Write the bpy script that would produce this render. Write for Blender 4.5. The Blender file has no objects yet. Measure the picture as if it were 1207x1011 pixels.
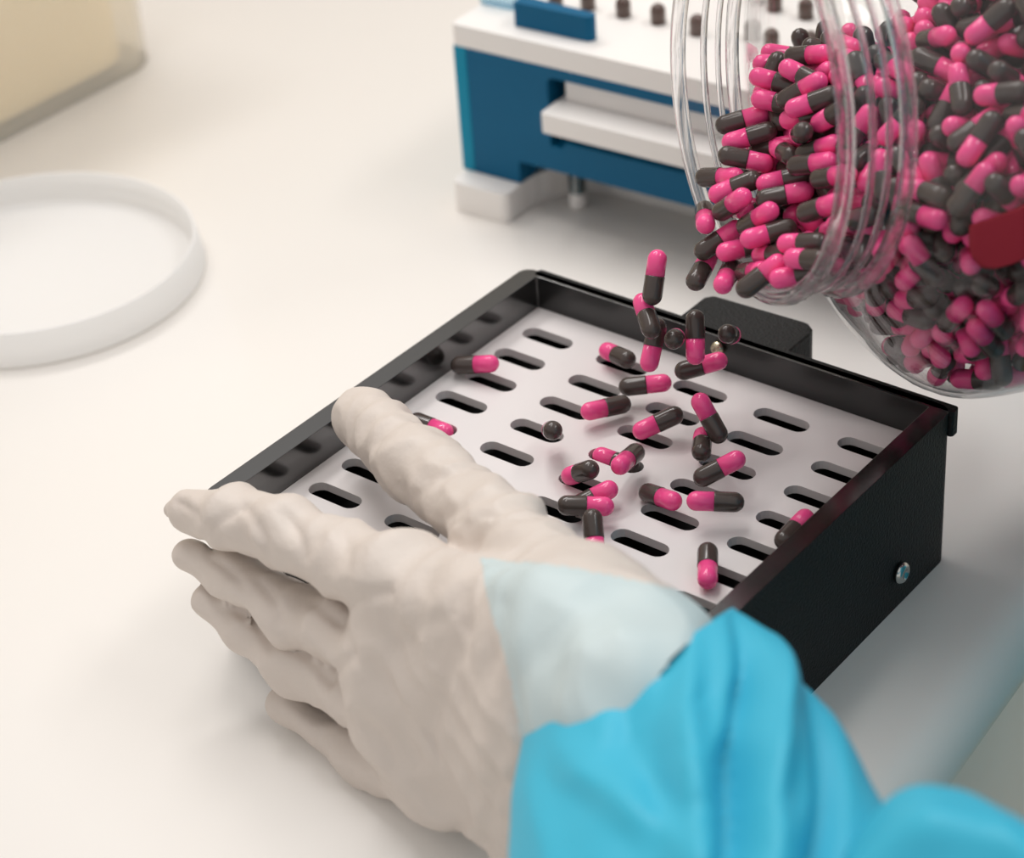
import bpy, bmesh, math, random
import numpy as np
from mathutils import Vector, Matrix, noise
from mathutils.geometry import tessellate_polygon

# ---------------------------------------------------------------- units
# Measurements below are millimetres in the tray's own frame: x along the slots,
# y across them, z = 0 on the white plate.  The worktop lies 50.5 mm lower.
Z0 = 0.8005
TAB = -50.5
def W(x, y, z): return Vector((x*.001, y*.001, z*.001 + Z0))

sc = bpy.context.scene
COL = sc.collection
random.seed(4)
rng = np.random.default_rng(4)

# ---------------------------------------------------------------- camera
cam_d = bpy.data.cameras.new('camera')
cam = bpy.data.objects.new('camera', cam_d); COL.objects.link(cam)
RX = Vector((0.78812677, 0.61227107, -0.06308984))
DN = Vector((0.29830942, -0.46961235, -0.83094869))
FW = Vector((-0.53839362, 0.63607262, -0.55276029))
m = Matrix.Identity(4)
for i in range(3):
    m[i][0] = RX[i]; m[i][1] = -DN[i]; m[i][2] = -FW[i]
m.translation = W(476.26, -587.68, 461.45)
cam.matrix_world = m
cam_d.sensor_fit = 'HORIZONTAL'; cam_d.sensor_width = 36.0
cam_d.lens = 36.0*2732.0/1207.0
cam_d.clip_start = 0.02; cam_d.clip_end = 30
cam_d.dof.use_dof = True
cam_d.dof.focus_distance = 0.795
cam_d.dof.aperture_fstop = 9.0
sc.camera = cam

# ---------------------------------------------------------------- light
world = bpy.data.worlds.new('world'); sc.world = world
world.use_nodes = True
bg = world.node_tree.nodes['Background']
bg.inputs[0].default_value = (1.0, 0.965, 0.94, 1)
bg.inputs[1].default_value = 0.66
def area(name, loc, target, sx, sy, power, col):
    d = bpy.data.lights.new(name, 'AREA'); d.shape = 'RECTANGLE'; d.size = sx; d.size_y = sy
    d.energy = power; d.color = col
    o = bpy.data.objects.new(name, d); COL.objects.link(o)
    o.location = loc
    o.rotation_euler = (Vector(target) - Vector(loc)).to_track_quat('-Z', 'Y').to_euler()
    return o
area('ceiling_tube_or_fill', (-1.15, 0.55, 2.5), (0.0, 0.2, .75), 1.3, 0.22, 14.5, (1, .967, .94))
area('ceiling_tube_or_fill', (-0.4, 0.2, 2.55), (-0.1, 0.3, .75), 1.3, 0.22, 8.5, (1, .967, .94))
area('ceiling_tube_or_fill', (0.95, 0.65, 2.55), (-0.2, 0.1, .75), 1.3, 0.22, 11, (1, .967, .94))  # fill lamp added on the right to brighten the tub's face
sc.view_settings.view_transform = 'Standard'; sc.view_settings.look = 'None'
sc.view_settings.gamma = 1.0; sc.view_settings.use_curve_mapping = False
sc.view_settings.exposure = 0.0
sc.cycles.transparent_max_bounces = 32
sc.cycles.max_bounces = 14
sc.cycles.transmission_bounces = 14
# ---------------------------------------------------------------- materials
def lin(c):
    return tuple(((v/255)/12.92 if v/255 <= .04045 else ((v/255+.055)/1.055)**2.4) for v in c)
def mat(name, rgb, rough=.5, spec=.5, metal=0, coat=0, bump=0, bscale=200, tint=0, tscale=40, **kw):
    M = bpy.data.materials.new(name); M.use_nodes = True
    nt = M.node_tree; b = nt.nodes['Principled BSDF']
    b.inputs['Base Color'].default_value = (*lin(rgb), 1)
    b.inputs['Roughness'].default_value = rough
    b.inputs['Specular IOR Level'].default_value = spec
    b.inputs['Metallic'].default_value = metal
    b.inputs['Coat Weight'].default_value = coat
    for k, v in kw.items(): b.inputs[k.replace('_', ' ')].default_value = v
    tc = nt.nodes.new('ShaderNodeTexCoord')
    if bump:
        n = nt.nodes.new('ShaderNodeTexNoise'); n.inputs['Scale'].default_value = bscale; n.inputs['Detail'].default_value = 4
        bp = nt.nodes.new('ShaderNodeBump'); bp.inputs['Strength'].default_value = bump; bp.inputs['Distance'].default_value = .001
        nt.links.new(tc.outputs['Object'], n.inputs['Vector'])
        nt.links.new(n.outputs['Fac'], bp.inputs['Height']); nt.links.new(bp.outputs['Normal'], b.inputs['Normal'])
    n2 = nt.nodes.new('ShaderNodeTexNoise'); n2.inputs['Scale'].default_value = tscale; n2.inputs['Detail'].default_value = 3
    mx = nt.nodes.new('ShaderNodeMix'); mx.data_type = 'RGBA'
    c = lin(rgb); k = 1 - (tint or .04)
    mx.inputs['A'].default_value = (*c, 1); mx.inputs['B'].default_value = (c[0]*k, c[1]*k, c[2]*k, 1)
    nt.links.new(tc.outputs['Object'], n2.inputs['Vector']); nt.links.new(n2.outputs['Fac'], mx.inputs['Factor'])
    nt.links.new(mx.outputs['Result'], b.inputs['Base Color'])
    return M
def clear_mat(name, tint=(1, 1, 1), glass=0.0, ior=1.45, rough=0.0, milk=0.0, milk_rgb=(1, 1, 1)):
    """Thin clear plastic: straight transmission, Fresnel gloss, some true refraction, some milkiness."""
    M = bpy.data.materials.new(name); M.use_nodes = True
    nt = M.node_tree; nt.nodes.clear(); N = nt.nodes.new; L = nt.links.new
    out = N('ShaderNodeOutputMaterial'); tr = N('ShaderNodeBsdfTransparent'); gl = N('ShaderNodeBsdfGlossy'); lw = N('ShaderNodeLayerWeight')
    tr.inputs[0].default_value = (*tint, 1); gl.inputs['Roughness'].default_value = max(rough, .02); lw.inputs[0].default_value = .5
    f0 = ((ior-1)/(ior+1))**2                              # Schlick, the same from both sides of the wall
    pw = N('ShaderNodeMath'); pw.operation = 'POWER'; pw.inputs[1].default_value = 5; L(lw.outputs['Facing'], pw.inputs[0])
    ma = N('ShaderNodeMath'); ma.operation = 'MULTIPLY_ADD'; ma.inputs[1].default_value = 1-f0; ma.inputs[2].default_value = f0; L(pw.outputs[0], ma.inputs[0])
    mx = N('ShaderNodeMixShader'); L(ma.outputs[0], mx.inputs[0]); L(tr.outputs[0], mx.inputs[1]); L(gl.outputs[0], mx.inputs[2])
    last = mx
    if glass:
        g = N('ShaderNodeBsdfGlass'); g.inputs['IOR'].default_value = 1.3; g.inputs['Roughness'].default_value = rough
        m2 = N('ShaderNodeMixShader'); m2.inputs[0].default_value = glass
        L(last.outputs[0], m2.inputs[1]); L(g.outputs[0], m2.inputs[2]); last = m2
    if milk:
        d = N('ShaderNodeBsdfDiffuse'); d.inputs[0].default_value = (*milk_rgb, 1)
        t = N('ShaderNodeBsdfTranslucent'); t.inputs[0].default_value = (*milk_rgb, 1)
        a = N('ShaderNodeMixShader'); a.inputs[0].default_value = .3; L(d.outputs[0], a.inputs[1]); L(t.outputs[0], a.inputs[2])
        m3 = N('ShaderNodeMixShader'); m3.inputs[0].default_value = milk
        L(last.outputs[0], m3.inputs[1]); L(a.outputs[0], m3.inputs[2]); last = m3
    L(last.outputs[0], out.inputs[0])
    return M
M = dict(
    wall=mat('white_wall_paint', (232, 226, 216), .8, .2),
    worktop=mat('white_laminate', (240, 236, 231), .32, .4, tint=.02, tscale=6),
    floor=mat('beige_vinyl_floor', (158, 146, 112), .6, .3, bump=.1, bscale=60, tint=.1, tscale=8),
    black_gloss=mat('polished_black', (14, 14, 13), .17, .5, IOR=2.2),
    black_satin=mat('satin_black', (10, 10, 10), .28, .5, IOR=1.65),
    black=mat('black_textured_coating', (18, 20, 21), .55, .3, bump=.6, bscale=900, tint=.6, tscale=700),
    black_in=mat('matte_black_plastic', (6, 6, 6), .7, .2),  # plain black plastic of the panel below the slots
    plate=mat('white_plate', (226, 221, 220), .42, .4, tint=.02),
    steel=mat('zinc_steel', (200, 202, 200), .22, .5, metal=1),
    brass=mat('nickel_brass', (200, 190, 165), .25, .5, metal=1),
    blue=mat('blue_anodised', (0, 90, 128), .5, .2, bump=.06, bscale=900),
    teal=mat('teal_blue_edge', (0, 134, 166), .45, .2),
    white_pl=mat('white_polymer', (238, 234, 230), .4, .4),
    pink=mat('pink_gelatin', (250, 84, 150), .15, .5, coat=0, tint=.03, Coat_Roughness=.05),
    dark=mat('dark_brown_gelatin', (74, 64, 60), .18, .5, coat=0, tint=.06, Coat_Roughness=.05),
    brown=mat('brown_gelatin', (88, 68, 60), .3, .5, coat=.2),
    glove=mat('pale_nitrile', (215, 204, 195), .5, .35, bump=1.0, bscale=85, tint=.05, tscale=25),
    cuff=mat('pale_nitrile_over_gown', (202, 216, 217), .5, .35, bump=.25, bscale=110, tint=.1, tscale=30),
    gown=mat('cyan_gown_film', (64, 184, 214), .5, .3, bump=.15, bscale=70, tint=.05, tscale=20),
    label=mat('dark_red_label', (150, 28, 48), .6, .3),
    cream=mat('cream_powder', (254, 238, 204), .9, .1),
    tub=clear_mat('translucent_tub', (.98, .96, .92), milk=.3, milk_rgb=(.98, .95, .89), rough=.2),
    lid=clear_mat('frosted_lid', (.97, .97, .95), milk=.8, milk_rgb=(.97, .96, .95), rough=.15),
    jar=clear_mat('clear_jar_plastic', (.985, .985, .985), ior=1.4),
    jar_thick=clear_mat('clear_jar_plastic_thick', (.97, .97, .975), glass=.6, ior=1.45, milk=.02),
    acrylic=clear_mat('clear_blue_acrylic', (.62, .80, .90), glass=.3, milk=.15, milk_rgb=(.6, .8, .9)),
)

# ---------------------------------------------------------------- mesh helpers
def mesh_obj(name, verts, faces, material, parent=None, smooth=False, bevel=0, segs=2, mats=None, idx=None, scale=.001):
    me = bpy.data.meshes.new(name)
    me.from_pydata([tuple(c*scale for c in v) for v in verts], [], faces)
    bm = bmesh.new(); bm.from_mesh(me); bmesh.ops.recalc_face_normals(bm, faces=bm.faces); bm.to_mesh(me); bm.free()
    for mm in (mats or [material]): me.materials.append(mm)
    if idx is not None: me.polygons.foreach_set('material_index', idx)
    if smooth: me.polygons.foreach_set('use_smooth', [True]*len(me.polygons))
    me.update()
    o = bpy.data.objects.new(name, me); COL.objects.link(o)
    if parent: o.parent = parent
    if bevel:
        b = o.modifiers.new('bevel', 'BEVEL'); b.width = bevel*.001; b.segments = segs; b.limit_method = 'ANGLE'; b.angle_limit = math.radians(40)
        b.harden_normals = False
    return o
def thing(name, label, cat, loc, rot=None, group=None):
    o = bpy.data.objects.new(name, None); COL.objects.link(o)
    o.empty_display_size = .01
    o.location = loc
    if rot: o.rotation_euler = rot
    o['label'] = label; o['category'] = cat
    if group: o['group'] = group
    return o
def prism(loops, z0, z1):
    """Extrude a polygon with holes from z0 to z1; loops[0] is the outline."""
    verts, faces = [], []
    flat = [p for l in loops for p in l]; n = len(flat)
    verts = [(x, y, z0) for x, y in flat] + [(x, y, z1) for x, y in flat]
    tris = tessellate_polygon([[Vector((x, y, 0)) for x, y in l] for l in loops])
    for t in tris:
        faces.append(tuple(t)); faces.append(tuple(i+n for i in reversed(t)))
    k = 0
    for l in loops:
        c = len(l)
        for i in range(c): faces.append((k+i, k+(i+1) % c, n+k+(i+1) % c, n+k+i))
        k += c
    return verts, faces
def box(x0, x1, y0, y1, z0, z1):
    v = [(x, y, z) for z in (z0, z1) for y in (y0, y1) for x in (x0, x1)]
    f = [(0, 2, 3, 1), (4, 5, 7, 6), (0, 1, 5, 4), (2, 6, 7, 3), (0, 4, 6, 2), (1, 3, 7, 5)]
    return v, f
def lathe(profile, segs=32, closed=False):
    """profile of (r, z) about z; ends at r = 0 close to a point."""
    v, f, rings = [], [], []
    for r, z in profile:
        if r < 1e-6: rings.append([len(v)]*segs); v.append((0, 0, z))
        else:
            rings.append(list(range(len(v), len(v)+segs)))
            v += [(r*math.cos(2*math.pi*i/segs), r*math.sin(2*math.pi*i/segs), z) for i in range(segs)]
    P = list(zip(rings, rings[1:])) + ([(rings[-1], rings[0])] if closed else [])
    for a, b in P:
        for i in range(segs):
            j = (i+1) % segs
            q = [a[i], a[j], b[j], b[i]]
            u = []
            for k in q:
                if k not in u: u.append(k)
            if len(u) > 2: f.append(tuple(u))
    return v, f
def rrect(x0, x1, y0, y1, r, n=6):
    p = []
    for cx, cy, a0 in ((x1-r, y1-r, 0), (x0+r, y1-r, 90), (x0+r, y0+r, 180), (x1-r, y0+r, 270)):
        for i in range(n+1):
            a = math.radians(a0+90*i/n); p.append((cx+r*math.cos(a), cy+r*math.sin(a)))
    return p
def stadium(cx, cy, L, w, n=8):
    p = []; h = (L-w)/2
    for sx, a0 in ((1, -90), (-1, 90)):
        for i in range(n+1):
            a = math.radians(a0+180*i/n); p.append((cx+sx*h+w/2*math.cos(a), cy+w/2*math.sin(a)))
    return p
def join(*parts):
    V, F = [], []
    for v, f in parts:
        k = len(V); V += list(v); F += [tuple(i+k for i in q) for q in f]
    return V, F
def axis_frame(u):
    u = Vector(u).normalized()
    return u.to_track_quat('Z', 'X')
def tag(o, label, cat, group=None):
    o['label'] = label; o['category'] = cat
    if group: o['group'] = group
def place(o, x, y, z): o.location = W(x, y, z)

# ---------------------------------------------------------------- floor and worktop
v, f = box(-3000, 3000, -3000, 3000, -20, 0)
fl = mesh_obj('floor', v, f, M['floor']); fl['kind'] = 'structure'; fl.location = (0, 0, 0)

v, f = box(-2600, 1400, 2400, 2480, 0, 2700)
o = mesh_obj('wall_back', v, f, M['wall'], scale=.001); o['kind'] = 'structure'
v, f = box(-2680, -2600, -2000, 2480, 0, 2700)
o = mesh_obj('wall_left', v, f, M['wall'], scale=.001); o['kind'] = 'structure'

# worktop: rounded front edge, seen at the right of the frame
R = 17
prof = [(-900, -38), (-900, 0)]
prof += [(-R + R*math.sin(math.radians(a)), -R + R*math.cos(math.radians(a))) for a in range(0, 181, 12)]
prof = prof[:2] + prof[2:]
prof[-1] = (-R, -2*R); prof.append((-30, -38))
n = len(prof); v = []; f = []
for y in (-900, 1100): v += [(x, y, z) for x, z in prof]
for i in range(n): f.append((i, (i+1) % n, n+(i+1) % n, n+i))
f.append(tuple(range(n))); f.append(tuple(range(2*n-1, n-1, -1)))
wt = mesh_obj('worktop', v, f, M['worktop'])
for p in wt.data.polygons: p.use_smooth = abs(p.normal.y) < .5 and len(p.vertices) == 4
wt.location = W(207.5, -6, TAB); wt.rotation_euler = (0, 0, math.radians(4.45))
tag(wt, 'white laminate worktop with a rounded edge carrying everything', 'worktop')
v, f = box(-860, -70, -880, 1080, -Z0*1000+50.5, -38)
cb = mesh_obj('base_cabinet', v, f, M['white_pl'], bevel=2)
cb.location = W(207.5, -6, TAB); cb.rotation_euler = (0, 0, math.radians(4.45))
tag(cb, 'plain pale cabinet body under the white worktop', 'cabinet')

# ---------------------------------------------------------------- filling tray
tray = thing('filling_tray', 'square black tray with a white slotted plate', 'tray', W(68, -70, TAB))
def tp(o): o.parent = tray; o.location = W(0, 0, 0) - tray.location; return o
XL, XR, YB, YF = -25.4, 162.2, 20.6, -161.5
outer = rrect(XL, XR, YF, YB, 5)
inner = rrect(-17.3, 154.6, -157.3, 16.9, .6, 2)
v, f = prism([outer, inner], TAB, 13.75)
fr = tp(mesh_obj('frame', v, f, None, mats=[M['black_gloss'], M['black'], M['black_satin']], bevel=.5))
for p in fr.data.polygons:
    c = p.center*1000
    p.material_index = 1 if (abs(p.normal.z) < .5 and (c.x > 155.5 or c.x < -19 or c.y > 18.5 or c.y < -159)) else (2 if p.normal.y < -.7 and c.y > 0 and c.z < 13 else 0)
# lip along the top of the rear wall
v, f = prism([rrect(XL+6, XR+1.4, YB-3, YB+1.6, 1.4, 4)], 3.5, 13.75)
tp(mesh_obj('rear_lip', v, f, M['black'], bevel=.4))
slots = [stadium(35*i, -17.54*j, 22.3, 7.8) for i in range(5) for j in range(9)]
slots = [[(min(x, 154.0), y) for x, y in s] for s in slots]
v, f = prism([rrect(-17.2, 154.5, -157.2, 16.8, .5, 1)] + slots, -3.4, 0)
tp(mesh_obj('slotted_plate', v, f, M['plate'], bevel=.25))
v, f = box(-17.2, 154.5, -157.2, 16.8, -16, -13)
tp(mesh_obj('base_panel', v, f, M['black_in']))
# bracket block behind the rear wall
br = [(45.6, 22.3), (93.3, 22.3), (93.3, 38), (92.2, 41.5), (89.5, 43.5), (86, 44), (50, 42.6), (47.4, 41.8), (45.6, 39.5)]
v, f = prism([br], -48, 12.6)
tp(mesh_obj('bracket', v, f, M['black'], bevel=.6))
def screw(name, r, material, parent):
    v1, f1 = lathe([(0, 0), (r*.75, 0), (r, .5), (r, 1.4), (r*.8, 2.5), (r*.42, 3.0), (r*.36, 1.5), (0, 1.5)], 24)
    return mesh_obj(name, v1, f1, material, parent, smooth=True)
s1 = screw('screw', 4.1, M['steel'], tray); s1['label'] = 'silver button-head screw'
s1.location = W(162.3, -14.3, -35.2) - tray.location; s1.rotation_euler = (0, math.radians(90), 0)
s2 = screw('screw', 2.8, M['brass'], tray); s2['label'] = 'small brassy screw on the inner rear wall'
s2.location = W(67.4, 16.8, 9.4) - tray.location; s2.rotation_euler = (math.radians(90), 0, 0)

# ---------------------------------------------------------------- capsules
LC, RC = 19.5, 3.45
def dome(r, z, sgn, n=6):
    return [(r*math.cos(math.radians(90*i/n)), z + sgn*r*math.sin(math.radians(90*i/n))) for i in range(n+1)]
hz = LC/2
bodyp = dome(RC-.12, -(hz-RC+.0), -1)[::-1] + [(RC-.12, .4), (RC-.5, .4)]
bodyp = [(r, z) if r > 1e-6 else (0, z) for r, z in bodyp]
capp = [(RC-.5, -.4), (RC, -.4), (RC, .0)] + dome(RC, hz-RC, 1)
capp = [(r if r > 1e-6 else 0, z) for r, z in capp]
v, f = lathe(bodyp, 20); body0 = mesh_obj('body', v, f, M['pink'], smooth=True)
v, f = lathe(capp, 20); cap0 = mesh_obj('cap', v, f, M['dark'], smooth=True)
first = [body0, cap0]
def capsule(c, u, label, group=None):
    t = thing('capsule', label, 'capsule', W(*c), axis_frame(u).to_euler(), group)
    for src in (body0, cap0):
        o = src if first else src.copy()
        if first: first.remove(src)
        else: COL.objects.link(o)
        o.parent = t
    return t

LOOSE = """
-5.6 -36.8 6.0 -0.93 -0.31 -0.20
36.4 -4.7 7.0 0.93 -0.31 0.18
0.0 -70.2 -1.0 -1.00 0.00 0.00
57.9 -17.1 8.0 -0.78 -0.62 -0.06
52.8 -34.6 6.0 0.50 0.86 -0.07
50.8 -63.6 12.0 0.57 -0.62 0.54
75.1 -33.9 7.0 0.62 0.71 0.32
70.0 -52.6 -0.6 1.00 0.00 0.00
81.8 -61.5 10.0 -0.19 0.96 -0.21
70.3 -73.8 7.2 0.80 -0.15 0.59
83.9 -88.9 7.6 -0.81 -0.58 0.07
80.9 -81.3 5.1 -0.51 -0.83 -0.25
96.7 -101.7 7.6 -0.50 0.58 0.64
99.9 -68.1 5.0 -0.95 0.22 -0.23
120.9 -66.1 10.0 0.84 0.54 -0.04
112.2 -50.4 11.0 -0.60 -0.71 -0.37
98.0 -35.2 18.0 0.66 -0.14 -0.74
97.2 -38.8 9.0 0.53 -0.84 0.15
134.7 -91.4 5.0 -0.55 0.83 0.12
147.6 -59.2 5.0 0.00 -1.00 -0.08
72.4 -29.1 63.2 0.15 -0.50 -0.85
72.4 -34.5 50.7 0.72 -0.62 -0.30
71.2 -29.7 35.9 -0.10 0.56 0.82
83.0 -20.9 38.3 -0.28 0.44 0.85
80.4 -13.9 22.0 -0.72 -0.66 -0.21
88.1 -7.1 34.0 0.35 -0.76 0.55
78.7 -27.2 39.7 0.46 -0.75 0.48
"""
LOOSE_LABELS = [
 'capsule resting against the left inner wall of the black tray, pink end right',
 'capsule slanting over a slot near the rear wall, brown end lower right',
 'capsule sunk in a slot beside the thumb, only its pink tip showing',
 'capsule lying almost level, brown end left, under the falling stream',
 'capsule with brown end right, lying just below the level brown-ended one',
 'capsule seen end on, round brown tip facing out, over a slot',
 'capsule pointing up right across a slot, pink end at lower left',
 'capsule lying flat in a slot, crossed by another pink and brown capsule',
 'capsule crossing on top of one lying in a slot, pink end low',
 'capsule dipping its pink end into a slot near the glove, brown tip up',
 'lower capsule of the touching pair beside the thumb, brown end left',
 'upper capsule of the touching pair beside the thumb, mostly hidden behind the lower',
 'capsule half hidden under the gloved thumb, only dark brown end showing',
 'capsule with brown end left touching the pink end of a larger-looking one',
 'level capsule with brown end right, near the middle of the white plate',
 'capsule leaning over a slot, pink end up right, above the level one',
 'capsule tumbling with pink end up, above a leaning one',
 'capsule behind the tumbling one, mostly brown end showing below it',
 'single capsule upright in view, pink end down, near the front right slots',
 'capsule half hidden behind the right rim of the tray, pink end up',
 'topmost falling capsule, upright with its pink end up',
 'falling capsule just below the topmost one, pink end up',
 'falling capsule with brown end up just above the level brown-ended one',
 'falling capsule upright with round brown end up, in front of the rear wall',
 'capsule lying up right with pink end right, beside the small brassy screw',
 'falling capsule seen end on, brown tip out, in front of the bracket',
 'falling capsule seen end on behind two upright falling ones',
]
rows = [tuple(map(float, r.split())) for r in LOOSE.strip().split('\n')]
for r, lab in zip(rows, LOOSE_LABELS):
    capsule(r[:3], r[3:], lab, 'capsules falling and lying on the tray')

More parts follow.
